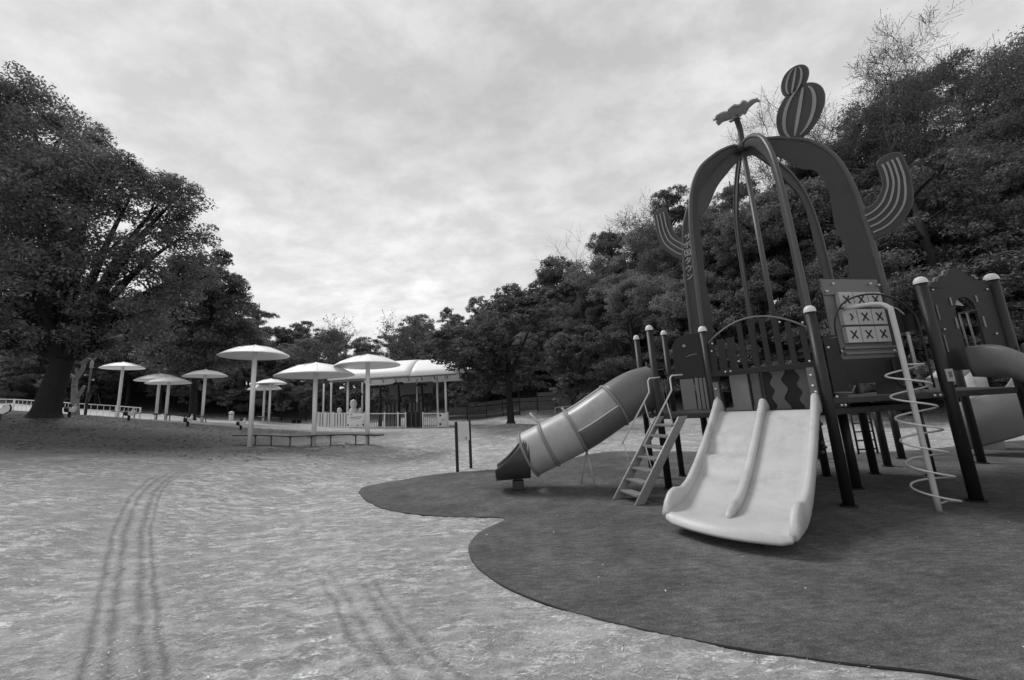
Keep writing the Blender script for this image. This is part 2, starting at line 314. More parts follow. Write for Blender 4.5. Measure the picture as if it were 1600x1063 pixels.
def ground_mat():
    m = bpy.data.materials.new('sandy_ground'); m.use_nodes = True; t = m.node_tree; n = t.nodes; n.clear(); l = t.links
    o = n.new('ShaderNodeOutputMaterial'); b = n.new('ShaderNodeBsdfPrincipled'); l.new(b.outputs[0], o.inputs[0]); b.inputs['Roughness'].default_value = 0.95; b.inputs['Specular IOR Level'].default_value = 0.1
    c = n.new('ShaderNodeTexCoord')
    def ns(sc, det=6, ro=0.6, scale=(1, 1, 1), rot=0, dist=0):
        mp_ = n.new('ShaderNodeMapping'); mp_.inputs['Scale'].default_value = scale; mp_.inputs['Rotation'].default_value = (0, 0, rot); l.new(c.outputs['Object'], mp_.inputs[0])
        k = n.new('ShaderNodeTexNoise'); k.inputs['Scale'].default_value = sc; k.inputs['Detail'].default_value = det; k.inputs['Roughness'].default_value = ro; k.inputs['Distortion'].default_value = dist; l.new(mp_.outputs[0], k.inputs['Vector']); return k.outputs[0]
    def mr(v, a, b2, c2, d2):
        k = n.new('ShaderNodeMapRange'); l.new(v, k.inputs[0])
        for i, x in enumerate((a, b2, c2, d2)): k.inputs[i+1].default_value = x
        return k.outputs[0]
    def mm(op, a, b2):
        k = n.new('ShaderNodeMath'); k.operation = op
        for i, x in enumerate((a, b2)):
            if isinstance(x, (int, float)): k.inputs[i].default_value = x
            else: l.new(x, k.inputs[i])
        return k.outputs[0]
    def mix(f, a, b2): return mm('ADD', a, mm('MULTIPLY', f, mm('SUBTRACT', b2, a)))
    def attr(nm): k = n.new('ShaderNodeAttribute'); k.attribute_name = nm; return k.outputs['Fac']
    v = mr(ns(0.5, 8, 0.6), 0.3, 0.7, 0.235, 0.33)
    v = mm('MULTIPLY', v, mr(ns(9, 8, 0.7), 0.25, 0.75, 0.7, 1.3))
    v = mm('MULTIPLY', v, mr(ns(60, 5, 0.8), 0.3, 0.7, 0.66, 1.34)); v = mm('MULTIPLY', v, mr(ns(170, 3, 0.8), 0.3, 0.7, 0.75, 1.25))
    # dark crumbs of old turf
    v = mm('MULTIPLY', v, mr(ns(16, 6, 0.75, (1, 2.0, 1), 0.3, 0.6), 0.3, 0.42, 0.6, 1.0))
    # bleached straw mats, drawn out sideways
    patch = mr(ns(0.9, 5, 0.6), 0.36, 0.60, 0.0, 1.0)
    s1 = mr(ns(4.6, 6, 0.7, (0.8, 2.2, 1), R(-14), 0.35), 0.51, 0.58, 0.0, 1.0)
    s2 = mr(ns(12, 5, 0.65, (0.6, 2.4, 1), R(-22), 0.3), 0.545, 0.63, 0.0, 1.0)
    st = mm('MULTIPLY', mm('MAXIMUM', s1, mm('MULTIPLY', s2, 0.8)), mm('ADD', mm('MULTIPLY', patch, 0.85), 0.15))
    U_ = mm('ADD', attr('track_u'), mr(ns(2.5, 5, 0.6), 0.3, 0.7, -0.02, 0.02)); tmk = attr('track_m'); rutf = None
    for c0, ww in ((-0.20, 0.022), (-0.10, 0.034), (0.07, 0.03), (0.19, 0.024)):
        q = mr(mm('ABSOLUTE', mm('SUBTRACT', U_, c0), 0.0), ww*0.1, ww*1.9, 1.0, 0.0); rutf = q if rutf is None else mm('MAXIMUM', rutf, q)
    rutf = mm('MULTIPLY', mm('MULTIPLY', rutf, tmk), mr(ns(14, 6, 0.8), 0.36, 0.6, 0.15, 1.0))
    st = mm('MULTIPLY', st, mm('SUBTRACT', 1.0, mm('MULTIPLY', tmk, 0.8))); v = mm('MULTIPLY', v, mm('ADD', 1.0, mm('MULTIPLY', tmk, 0.18)))
    bigp = mm('MULTIPLY', mr(ns(2.4, 8, 0.7, (0.8, 1.8, 1), R(-12), 0.6), 0.50, 0.60, 0.0, 0.85), patch); v = mix(bigp, v, mr(ns(50, 5, 0.8), 0.3, 0.7, 0.38, 0.68))
    st = mm('MULTIPLY', st, mr(ns(42, 5, 0.75, (0.7, 1.6, 1), R(-18)), 0.40, 0.54, 0.25, 1.0))
    turff = attr('turf'); st = mm('MULTIPLY', st, mm('SUBTRACT', 1.0, mm('MULTIPLY', turff, 0.95)))
    v = mix(st, v, mr(ns(30, 4, 0.7), 0.3, 0.7, 0.75, 1.0))
    v = mm('MULTIPLY', v, mm('SUBTRACT', 1.0, mm('MULTIPLY', rutf, 0.22)))
    v = mix(turff, v, mr(ns(7, 8, 0.75), 0.35, 0.65, 0.065, 0.15))
    v = mix(attr('pale'), v, mr(ns(2, 4, 0.6), 0.3, 0.7, 0.5, 0.6))
    v = mix(attr('wood'), v, mr(ns(3, 6, 0.7), 0.3, 0.7, 0.025, 0.07))
    l.new(v, b.inputs['Base Color'])
    bp = n.new('ShaderNodeBump'); bp.inputs['Strength'].default_value = 0.9; bp.inputs['Distance'].default_value = 0.02; l.new(mm('SUBTRACT', mm('ADD', ns(45, 6, 0.7), mm('MULTIPLY', st, 0.5)), mm('MULTIPLY', rutf, 0.9)), bp.inputs['Height']); l.new(bp.outputs[0], b.inputs['Normal'])
    return m
gme.materials.append(ground_mat()); g = link('ground', gme); tag(g, 'pale sandy ground with straw flecks and tyre ruts rising to a wooded hill', kind='structure')

# rubber safety surface
rp = [(560, 770), (568, 762), (590, 757), (620, 752), (660, 745), (720, 738), (790, 733), (870, 722), (930, 709), (975, 706)]
edge = [gp(*q)[:2] for q in rp]+[gp(1200, 707)[:2], gp(1400, 706)[:2], (13.2, 9.6), (13.8, 6), (13.5, 0), (9.5, -1.8), (5.4, -0.2)]
_p = np.array(gp(1520, 1064)[:2]); edge += [tuple(_p+(np.array((5.4, -0.2))-_p)*t) for t in (0.6, 0.3, 0.12, 0.05)]
edge += [gp(*q)[:2] for q in [(1520, 1064), (1440, 1051), (1300, 1036), (1160, 1016), (1050, 995), (960, 975), (870, 950), (790, 918), (745, 886), (733, 860), (740, 842), (758, 828), (787, 814), (775, 809), (700, 808), (620, 800), (578, 786)]]
edge = [p[:2] for p in spl([(*e, 0) for e in edge+[edge[0]]], 8)][:-1]
mb = MB(); n_ = len(edge); mb.add([(x, y, -0.03) for x, y in edge]+[(x, y, 0.012) for x, y in edge], [(i, (i+1) % n_, n_+(i+1) % n_, n_+i) for i in range(n_)])
import bmesh
rme = mesh('r', mb.v, mb.f); bm = bmesh.new(); bm.from_mesh(rme); bm.verts.ensure_lookup_table(); fa = bm.faces.new([bm.verts[n_+i] for i in range(n_)])
bmesh.ops.recalc_face_normals(bm, faces=bm.faces); bmesh.ops.triangulate(bm, faces=[f for f in bm.faces if len(f.verts) > 4]); bm.to_mesh(rme); bm.free()
def rubber_mat():
    m = mat('rubber', 0.1, 0.9, var=0.18, scale=1.1, bump=0.7, bscale=160, spec=0.2); t = m.node_tree; n = t.nodes; l = t.links; b = n['Principled BSDF']
    src = b.inputs['Base Color'].links[0].from_socket; c = n.new('ShaderNodeTexCoord'); cur = src
    for sc, f0, f1, lo, hi, stv in ((120, 0.3, 0.7, 0.55, 1.5, None), (9, 0.3, 0.7, 0.72, 1.3, (0.8, 2.6, 1)), (0.7, 0.35, 0.65, 0.82, 1.25, None), (3.2, 0.35, 0.65, 0.85, 1.15, None), (35, 0.55, 0.72, 1.0, 1.5, (0.8, 2, 1))):
        k = n.new('ShaderNodeTexNoise'); k.inputs['Scale'].default_value = sc; k.inputs['Detail'].default_value = 5; mpn = n.new('ShaderNodeMapping'); l.new(c.outputs['Object'], mpn.inputs[0])
        if stv: mpn.inputs['Scale'].default_value = stv; mpn.inputs['Rotation'].default_value = (0, 0, R(-12))
        l.new(mpn.outputs[0], k.inputs['Vector']); r_ = n.new('ShaderNodeMapRange'); l.new(k.outputs[0], r_.inputs[0])
        for i, x in enumerate((f0, f1, lo, hi)): r_.inputs[i+1].default_value = x
        q = n.new('ShaderNodeMath'); q.operation = 'MULTIPLY'; l.new(cur, q.inputs[0]); l.new(r_.outputs[0], q.inputs[1]); cur = q.outputs[0]
    l.new(cur, b.inputs['Base Color']); return m
rme.materials.append(rubber_mat()); tag(link('rubber_surface', rme), 'dark rubber safety surface with a curved edge under the play structure', kind='structure')
EP = np.array(edge)
co = np.empty(len(gme.vertices)*3, dtype=np.float32); gme.vertices.foreach_get('co', co); co = co.reshape(-1, 3); sel = np.where((np.abs(co[:, 0]-5) < 10) & (np.abs(co[:, 1]-5) < 9))[0]
def pip(px_, py_, P):
    c = np.zeros(len(px_), bool); j = len(P)-1
    for i in range(len(P)):
        yi, yj, xi, xj = P[i, 1], P[j, 1], P[i, 0], P[j, 0]
        if yi != yj: c ^= ((yi > py_) != (yj > py_)) & (px_ < (xj-xi)*(py_-yi)/(yj-yi)+xi)
        j = i
    return c
ins = sel[pip(co[sel, 0], co[sel, 1], EP)]; co[ins, 2] = np.minimum(co[ins, 2], 0.003)        # ground pressed flat beneath the rubber
gme.vertices.foreach_set('co', co.ravel()); gme.update()
# crumbled dark joint round the rubber
mb = MB(); mb.tube([(x, y, 0.002) for x, y in edge], 0.009, 5, closed=True); tag(mb.build('rubber_edge_joint', M['black']), 'thin dark joint round the rubber surface', kind='structure')
def inside(x, y):
    c = False; j = len(EP)-1
    for i in range(len(EP)):
        if (EP[i, 1] > y) != (EP[j, 1] > y) and x < (EP[j, 0]-EP[i, 0])*(y-EP[i, 1])/(EP[j, 1]-EP[i, 1])+EP[i, 0]: c = not c
        j = i
    return c

# ------------------------------------------------------------------ play structure
PLAY = empty('play_structure', (4.86, 6.86, 0.014)); tag(PLAY, 'large dark climbing tower with a giant cactus cage, slides, ladder and spiral pole', 'play structure')
class PB(MB):
    "builds in world coordinates under PLAY"
    def build(s, name, m, parent=None, loc=None, bevel=0):
        base = np.array(PLAY.location)
        if parent is None: parent = PLAY
        s.v = [tuple(np.array(p)-base) for p in s.v]; return MB.build(s, name, m, parent, None, bevel)
A = np.array((4.37, 5.41)); Cp = np.array((3.36, 6.56)); Lp = np.array((2.59, 7.0)); Bp = np.array((5.95, 5.30)); CEN = np.array((4.86, 6.86))
def hexv(k, r=1.53): a = R(191.3+60*k); return CEN+r*np.array((math.cos(a), math.sin(a)))
V131 = hexv(-1); V311 = hexv(2); V11 = hexv(3); V71 = hexv(4)
GZ0 = 0.014
def post(p, h, r=0.062, cap=True):
    m = PB().tube([(p[0], p[1], GZ0), (p[0], p[1], h)], r, 16); o = m.build('post', M['post'])
    if cap: PB().lathe([(r*1.16, h-0.012), (r*1.16, h+0.012), (r*1.05, h+0.045), (r*0.78, h+0.072), (r*0.4, h+0.088), (0.001, h+0.092)], 16, (p[0], p[1], 0)).build('post_cap', M['cap'], o)
    PB().tube([(p[0], p[1], GZ0), (p[0], p[1], GZ0+0.015)], r*1.5, 16).build('base_collar', M['black'], o)
    return o
post(A, 2.70, 0.066); post(Bp, 3.0, 0.068); post(Cp, 2.70); post(Lp, 2.86, 0.06); post((7.05, 5.36), 3.0, 0.068)
for p, h in (((3.26, 8.0), 2.92), ((2.68, 8.05), 2.86)): post(p, h, 0.055)
for p, h, c in ((V131, 2.7, 1), ((5.24, 6.26), 1.28, 0), ((5.56, 7.24), 1.28, 0), ((6.76, 8.97), 1.3, 0), ((7.15, 7.73), 1.38, 0), ((8.09, 8.39), 1.38, 0), ((7.0, 6.8), 1.38, 0), (V71, 1.28, 0), ((8.7, 7.5), 3.0, 1), (V11, 2.7, 1)): post(p, h, 0.062, bool(c))
# decks
PB().prism([tuple(hexv(k, 1.5)-CEN) for k in range(6)], (*CEN, 1.25), (1, 0, 0), (0, 1, 0), 0.09).build('deck', M['deck'], bevel=0.01)
PB().prism([tuple(p-Lp) for p in (Lp, Cp, V131, np.array((3.26, 8.0)), np.array((2.68, 8.05)))], (*Lp, 1.25), (1, 0, 0), (0, 1, 0), 0.088).build('deck', M['deck'], bevel=0.01)
PB().prism([tuple(p) for p in (A+(0.07, 0), Bp, (7.05, 5.36), (8.7, 7.5), (7.1, 7.7), (5.9, 6.9), (5.3, 6.3))], (0, 0, 1.40), (1, 0, 0), (0, 1, 0), 0.08).build('deck', M['deck'], bevel=0.01)
# cactus ribs: radial plates with a tube along the outer edge
OUT = [(0.0, 6.45), (0.22, 6.44), (0.45, 6.35), (0.7, 6.2), (1.05, 5.9), (1.30, 5.45), (1.42, 4.9), (1.47, 4.3), (1.50, 3.6), (1.52, 2.9), (1.52, 2.2), (1.50, 1.3)]
INN = [(0.0, 6.22), (0.16, 6.18), (0.34, 6.06), (0.58, 5.86), (0.80, 5.52), (1.0, 5.36), (1.12, 4.95), (1.10, 4.3), (1.17, 3.7), (1.10, 3.1), (1.22, 2.5), (1.14, 1.3)]
ow = spl([(a, b, 0) for a, b in OUT], 6); iw = spl([(a, b, 0) for a, b in INN], 6)
ribs = {}
for k in range(6):
    a = R(191.3+60*k); d = np.array((math.cos(a), math.sin(a), 0)); nar = 1.0 if k in (2, 5) else 0.52
    inn = [(o_[0]+(i_[0]-o_[0])*nar, o_[1]+(i_[1]-o_[1])*nar) for o_, i_ in zip(ow, iw)]
    m = PB(); m.strip([(p[0]-0.02, p[1]) for p in ow], inn, (*CEN, 0), d, (0, 0, 1), 0.03); ro = m.build('cactus_rib', M['rib']); ribs[k] = ro
    PB().tube([(*(CEN+d[:2]*p[0]), p[1]) for p in ow[2:]], 0.038, 10).build('rib_tube', M['ribtube'], ro)
# top hub and mast with flower
PB().lathe([(0.001, 6.52), (0.1, 6.51), (0.16, 6.46), (0.16, 6.36), (0.001, 6.34)], 20, (*CEN, 0)).build('top_hub', M['ribtube'])
mast = PB().tube([(*CEN, 1.3), (*CEN, 6.4)], 0.045, 12).build('mast', M['ribtube'])
ft = np.array((*CEN, 7.15))+np.array((-0.02, 0.0, 0))
fl = PB().tube(spl([(*CEN, 6.4), (CEN[0]+0.02, CEN[1], 6.8), (CEN[0]+0.0, CEN[1], 7.0), tuple(ft)], 5), 0.052, 10).build('flower_stem', M['rib'])
tilt = Matrix.Rotation(R(-14), 3, 'Y') @ Matrix.Rotation(R(14), 3, 'X')
for k in range(5):
    a = 2*math.pi*k/5+0.5; V = []; nu, nv = 9, 7
    for i in range(nu):
        u = i/(nu-1); r_ = 0.04+0.40*u; wd = 0.025+0.145*max(0, math.sin(math.pi*min(1, 0.02+0.96*u**1.35)))**0.6
        for j in range(nv):
            v = j/(nv-1)*2-1; z = 0.02+0.15*u**1.6-0.10*u**5+0.045*abs(v)*u; V.append(Vector((r_-0.05*v*v*u, wd*v, z)))
    Rm = Matrix.Rotation(a, 3, 'Z'); V = [tilt @ (Rm @ q)+Vector(ft) for q in V]
    Fc = [(i*nv+j, (i+1)*nv+j, (i+1)*nv+j+1, i*nv+j+1) for i in range(nu-1) for j in range(nv-1)]
    pm = PB().add(V, Fc, True).build('petal', M['flower'], fl); s_ = pm.modifiers.new('s', 'SOLIDIFY'); s_.thickness = 0.03
for k in range(4):
    a = 2*math.pi*k/4+0.5; q = ft+np.array((0, 0, -0.06)); PB().bar(q, q+np.array((0.13*math.cos(a), 0.13*math.sin(a), 0.03)), 0.07, 0.02).build('sepal', M['flower'], fl)
# plates lying in the 131-311 degree plane: arms and pads
dP = np.array((math.cos(R(311.3)), math.sin(R(311.3)), 0)); O3 = np.array((*CEN, 0))
def offs(center, half):
    o = []; i_ = []; n = len(center)
    for k in range(n):
        t = np.array(center[min(k+1, n-1)])-np.array(center[max(k-1, 0)]); t = t/np.linalg.norm(t); nn = np.array((-t[1], t[0])); h = half[k] if hasattr(half, '__len__') else half
        o.append(tuple(np.array(center[k])+nn*h)); i_.append(tuple(np.array(center[k])-nn*h))
    return o, i_
nrm = np.cross(dP, (0, 0, 1)); side = 1 if (np.array((0, 0))-CEN)@nrm[:2] > 0 else -1
def arm(cl, hw, rib, stripes, label):
    c2 = [(p[0], p[1]) for p in spl([(a, b, 0) for a, b in cl], 7)]; n = len(c2)
    h = list(np.interp(np.linspace(0, len(hw)-1, n), range(len(hw)), hw)); h0 = list(h); hw = hw[-1]
    # rounded end
    end = np.array(c2[-1]); t = end-np.array(c2[-2]); t /= np.linalg.norm(t)
    for q in (0.35, 0.6, 0.8, 0.93, 1.0): c2.append(tuple(end+t*hw*0.62*q)); h.append(max(0.03, hw*math.sqrt(max(0.0, 1-q*q))))
    o, i_ = offs(c2, h); m = PB(); m.strip(o, i_, O3, dP, (0, 0, 1), 0.05); ao = m.build('cactus_arm', M['rib'], ribs[rib]); ao['label'] = label
    P = [O3+dP*u+np.array((0, 0, v)) for u, v in o]+[O3+dP*u+np.array((0, 0, v)) for u, v in reversed(i_)]
    PB().tube(P, 0.018, 6).build('arm_edge', M['ribtube'], ribs[rib])
    for f in stripes:
        oo, ii = offs([(c[0]+0, c[1]) for c in c2[2:n-1]], h0[2:n-1])
        mid = [(np.array(a)*(0.5+f/2)+np.array(b)*(0.5-f/2)) for a, b in zip(oo, ii)]
        so_, si = offs(mid, 0.013); m = PB(); m.strip(so_, si, O3+nrm*side*0.031, dP, (0, 0, 1), 0.014); m.build('arm_stripe', M['stripe'], ribs[rib])
arm([(1.45, 4.12), (1.64, 4.17), (1.81, 4.34), (1.90, 4.62), (1.91, 4.86), (1.89, 5.06)], (0.25, 0.25, 0.21, 0.15, 0.135, 0.135), 2, (-0.62, -0.2, 0.2, 0.62), 'right cactus arm with four pale stripes, curving up')
arm([(-1.36, 4.72), (-1.53, 4.86), (-1.72, 5.10), (-1.80, 5.40), (-1.82, 5.66), (-1.83, 5.84)], (0.19, 0.19, 0.175, 0.16, 0.155, 0.155), 5, (-0.55, 0.0, 0.55), 'left cactus arm with three pale stripes, curving up')
def pad(cu, cv, ru, rv, tl, label, ns_):
    P = []; 
    for k in range(36):
        a = 2*math.pi*k/36; x, y = ru*math.cos(a), rv*math.sin(a); x *= 1-0.12*math.sin(a)*(-1); P.append((cu+x*math.cos(tl)-y*math.sin(tl), cv+x*math.sin(tl)+y*math.cos(tl)))
    po = PB().prism(P, O3, dP, (0, 0, 1), 0.05).build('cactus_pad', M['rib'], ribs[2]); po['label'] = label
    PB().tube([O3+dP*u+np.array((0, 0, v)) for u, v in P], 0.022, 6, closed=True).build('pad_edge', M['ribtube'], ribs[2])
    for f in ns_:
        q = [(cu+(f*ru*math.cos(s_*1.2)*0.95)*math.cos(tl)-(rv*0.86*math.sin(s_*1.2)/math.sin(1.2))*math.sin(tl), cv+(f*ru*math.cos(s_*1.2)*0.95)*math.sin(tl)+(rv*0.86*math.sin(s_*1.2)/math.sin(1.2))*math.cos(tl)) for s_ in np.linspace(-1, 1, 12)]
        hw = [ru*0.085*math.sin(math.pi*(0.12+0.76*i/11)) for i in range(12)]; so_, si = offs(q, hw)
        PB().strip(so_, si, O3+nrm*side*0.031, dP, (0, 0, 1), 0.014).build('pad_stripe', M['stripe'], ribs[2])
pad(0.96, 6.56, 0.34, 0.50, R(-17), 'large oval cactus pad with pale stripes on top of the cage', (-0.68, 0.0, 0.68))
pad(0.985, 7.20, 0.195, 0.27, R(-17), 'small oval cactus pad with pale stripes above the large one', (-0.6, 0.0, 0.6))
# lettering down the left plate
try:
    cen2 = [((-(a[0]+b[0]*1.0)/2-0.02), (a[1]+b[1])/2) for a, b in zip(ow, iw)]
    x131 = -dP
    for k, ch in enumerate('サボ国タウン'):
        zc = 5.02-0.178*k; rr = np.interp(-zc, [-p[1] for p in ow], [p[0] for p in ow])-0.10
        cu = bpy.data.curves.new('letter', 'FONT'); cu.body = ch; cu.size = 0.165; cu.extrude = 0.003; cu.align_x = 'CENTER'; cu.align_y = 'CENTER'
        tmp = bpy.data.objects.new('tmp', cu); COL.objects.link(tmp); dg = bpy.context.evaluated_depsgraph_get(); me = bpy.data.meshes.new_from_object(tmp.evaluated_get(dg)); bpy.data.objects.remove(tmp)
        if len(me.vertices) == 0: print('EMPTY GLYPH', ch); continue
        me.materials.clear(); me.materials.append(M['tile']); o = link('letter', me, ribs[5])
        X = dP; Zv = np.array((0, 0, 1.0)); Nn = nrm*side
        if np.cross(X, Zv)@Nn < 0: X = -X
        P = O3+x131*rr+Zv*zc+Nn*0.024-np.array(PLAY.location)
        o.matrix_basis = Matrix(((X[0], 0, Nn[0], P[0]), (X[1], 0, Nn[1], P[1]), (X[2], 1, Nn[2], P[2]), (0, 0, 0, 1)))
except Exception as e: print('text', e)
# bolts helper
def bolts(pts, r=0.016, nm='bolt'):
    for p in pts: PB().lathe([(0.001, r), (r*0.7, r*0.7), (r, 0), (r*0.7, -r*0.7), (0.001, -r)], 8, p).build(nm, M['bolt'])
def unit(a, b): d = np.array((b[0]-a[0], b[1]-a[1], 0.)); return d/np.linalg.norm(d), math.hypot(b[0]-a[0], b[1]-a[1])
# front barrier A-C over the double slide
X, Lw = unit(Cp, A); Nf = np.array((X[1], -X[0], 0)); Nf = Nf if Nf@(-np.array((*CEN, 0))+np.array((*A, 0))) > 0 else -Nf
C3 = np.array((*Cp, 0.)); Z3 = np.array((0, 0, 1.))
def pt(u, z, off=0): return C3+X*u+Z3*z+Nf*off
PB().tube([pt(u, 2.40+0.38*math.sin(math.pi*(u/Lw))**0.8 if 0 < u < Lw else 2.40) for u in np.linspace(0.03, Lw-0.03, 24)], 0.014, 8).build('arch_rail', M['pipe'])
for u in np.linspace(0.10, 0.42, 3): PB().box(pt(u, 2.2), (0.12, 0.02, 0.62), math.atan2(X[1], X[0])).build('slat', M['dark'])
for u in np.linspace(0.58, Lw-0.13, 6):
    zt = 2.40+0.38*math.sin(math.pi*(u/Lw))**0.8; PB().box(pt(u, (1.98+zt-0.03)/2), (0.075, 0.02, zt-2.01), math.atan2(X[1], X[0])).build('slat', M['dark'])
PB().bar(pt(0.05, 1.93), pt(Lw-0.05, 1.93), 0.05, 0.09).build('cross_beam', M['dark'], bevel=0.006)
PB().bar(pt(0.05, 2.06, -0.05), pt(Lw-0.05, 2.06, -0.05), 0.03, 0.035).build('cross_beam', M['dark'])
bolts([pt(0.14, 2.45, 0.03), pt(0.12, 2.32, 0.05), pt(0.5, 2.1, 0.02), pt(Lw-0.1, 2.55, 0.04), pt(Lw-0.1, 1.98, 0.08), pt(0.36, 1.95, 0.035), pt(0.28, 1.95, 0.035), pt(Lw*0.75, 2.62, 0.02)])
# inner back panels seen through the slide mouth
back = -0.32
PB().box(pt(0.34, 1.60, back), (0.28, 0.02, 0.60), math.atan2(X[1], X[0])).build('side_panel', M['greyl'], bevel=0.004)
PB().box(pt(0.58, 1.60, back), (0.12, 0.025, 0.60), math.atan2(X[1], X[0])).build('side_panel', M['grey'], bevel=0.004)
for u in (0.50, 0.67): PB().box(pt(u, 1.60, back+0.02), (0.02, 0.02, 0.62), math.atan2(X[1], X[0])).build('panel_frame', M['dark'])
PB().box(pt(1.20, 1.60, back-0.02), (1.0, 0.02, 0.64), math.atan2(X[1], X[0])).build('backdrop_panel', M['dark'])
def wavy(u0, w0, ph):
    o = []; i_ = []
    for k in range(15):
        z = 1.30+0.6*k/14; o.append((u0-w0/2+0.028*math.sin(k*1.15+ph), z)); i_.append((u0+w0/2+0.035*math.sin(k*0.95+ph+1), z))
    return o, i_
for u0, w0, ph in ((0.90, 0.17, 0), (1.30, 0.26, 1.2), (1.62, 0.14, 2.6)):
    o, i_ = wavy(u0, w0, ph); PB().strip(o, i_, C3-Nf*(-back-0.003+0.0)+Nf*0.0, X, (0, 0, 1), 0.012).build('wavy_inlay', M['grey'])
# bracket plates by the posts
for u, z in ((Lw-0.12, 1.68), (0.1, 1.58)):
    PB().box(pt(u, z, 0.05), (0.09, 0.03, 0.42), math.atan2(X[1], X[0])).build('bracket', M['grey'], bevel=0.006); bolts([pt(u, z+0.1, 0.075), pt(u, z-0.05, 0.075), pt(u+0.02, z-0.14, 0.075)], 0.02)
# ---------------- double slide
T0 = pt(Lw/2, 0, 0.06); T0[2] = 0; D2 = np.array((-0.735, -0.678, 0)); D2 /= np.linalg.norm(D2); W2 = np.array((X[0], X[1], 0)); HW = 0.65
SZ = [(0.0, 1.30), (0.1, 1.295), (0.25, 1.22), (0.5, 1.03), (0.9, 0.735), (1.3, 0.47), (1.6, 0.315), (1.85, 0.245), (2.1, 0.225), (2.42, 0.22)]
szp = spl([(a, b, 0) for a, b in SZ], 6); sa = np.array([p[0] for p in szp]); sb = np.array([p[1] for p in szp])
def bedz(s, u=0):
    z = np.interp(s, sa, sb)
    if u < -0.02 and 0.45 < s < 1.35: z += 0.05*math.sin((s-0.45)/0.9*math.pi*4)*math.sin((s-0.45)/0.9*math.pi)
    return z
nu, nsn = 30, 90; V = []
for i in range(nsn):
    s0 = i/(nsn-1)
    for j in range(nu):
        u = (j/(nu-1)*2-1); smax = 2.29+0.16*(1-u*u); s = s0*smax; z = bedz(s, u*HW)
        e = max(0, s-(smax-0.10))/0.10; z -= 0.07*e*e+0.02*e
        z += 0.03*max(0, abs(u)-0.86)/0.14
        p = T0+D2*s+W2*u*HW*1.0; V.append((p[0], p[1], z))
Fc = [(i*nu+j, i*nu+j+1, (i+1)*nu+j+1, (i+1)*nu+j) for i in range(nsn-1) for j in range(nu-1)]
ds = PB().add(V, Fc, True).build('double_slide', M['slide']); ds['label'] = 'wide pale double slide with one wavy lane'
md = ds.modifiers.new('s', 'SOLIDIFY'); md.thickness = 0.055; md.offset = -1 if (np.cross(W2, D2)[2] > 0) else 1; md = ds.modifiers.new('b', 'BEVEL'); md.width = 0.02; md.segments = 3; md.limit_method = 'ANGLE'; md.angle_limit = R(50)
def wall(u, s0, s1, hts, thick, low):
    pts_s = np.linspace(s0, s1, 60); V = []; ns_ = 14
    for s in pts_s:
        h = np.interp(s, [a for a, b in hts], [b for a, b in hts]); z0 = bedz(s)-low; z1 = bedz(s)+h; p = T0+D2*s+W2*u
        hh = max(0.03, (z1-z0)/2); zc = (z0+z1)/2; r_ = min(thick/2, hh)
        for k in range(ns_):
            a = 2*math.pi*k/ns_; cx_, cz_ = math.cos(a), math.sin(a); zz_ = cz_*r_+(hh-r_)*(1 if cz_ > 0.05 else -1 if cz_ < -0.05 else 0); q = p+W2*cx_*r_; V.append((q[0], q[1], zc+zz_))
    k_ = len(pts_s); Fc = [(i*ns_+j, i*ns_+(j+1) % ns_, (i+1)*ns_+(j+1) % ns_, (i+1)*ns_+j) for i in range(k_-1) for j in range(ns_)]
    Fc += [tuple(reversed(range(ns_))), tuple((k_-1)*ns_+j for j in range(ns_))]
    return PB().add(V, Fc, True)
H_ = [(-0.1, 0.08), (-0.06, 0.17), (0.0, 0.22), (0.1, 0.23), (0.22, 0.17), (0.45, 0.15), (1.5, 0.15), (1.75, 0.17), (1.95, 0.23), (2.08, 0.21), (2.18, 0.13), (2.26, 0.02)]
for u in (-HW, HW): wall(u, -0.09, 2.26, H_, 0.085, 0.06).build('side_wall', M['slide'], ds)
wall(0.0, -0.08, 2.1, [(-0.08, 0.1), (0, 0.18), (0.08, 0.19), (0.2, 0.13), (0.5, 0.12), (1.7, 0.12), (1.9, 0.13), (2.05, 0.06), (2.1, 0.0)], 0.095, 0.02).build('centre_divider', M['slide'], ds)
for u in (-0.35, 0.35):
    q = T0+D2*2.1+W2*u; PB().box((q[0], q[1], 0.09), (0.1, 0.1, 0.16)).build('foot', M['tube_end'], ds)
# ---------------- ladder
LB = [np.array((*gp(958, 782)[:2], 0)), np.array((*gp(992, 792)[:2], 0))]; ld = np.array((0.955, 0.29, 0)); ld /= np.linalg.norm(ld); run = 1.0; topz = 1.27
lw = LB[1]-LB[0]
for b_ in LB:
    q0 = b_+Z3*GZ0; q1 = b_+ld*run+Z3*topz; wd = 0.17
    dd = (q1-q0)/np.linalg.norm(q1-q0); hor = np.array((ld[0], ld[1], 0))
    PB().prism([(0, 0), (wd, 0), (run+wd, topz-GZ0), (run, topz-GZ0)], q0, hor, Z3, 0.022).build('ladder_stringer', M['wood'], bevel=0.003)
    PB().tube([q0, q0+(q1-q0)*0.99], 0.013, 8).build('stringer_edge_tube', M['lightpipe'])
for k in range(7):
    f = (k+0.75)/7.6; c0 = LB[0]+lw/2+ld*(run*f+0.08)+Z3*(GZ0+(topz-GZ0)*f); PB().box(c0, (0.17, np.linalg.norm(lw)-0.03, 0.035), math.atan2(ld[1], ld[0])).build('ladder_tread', M['tread'], bevel=0.005)
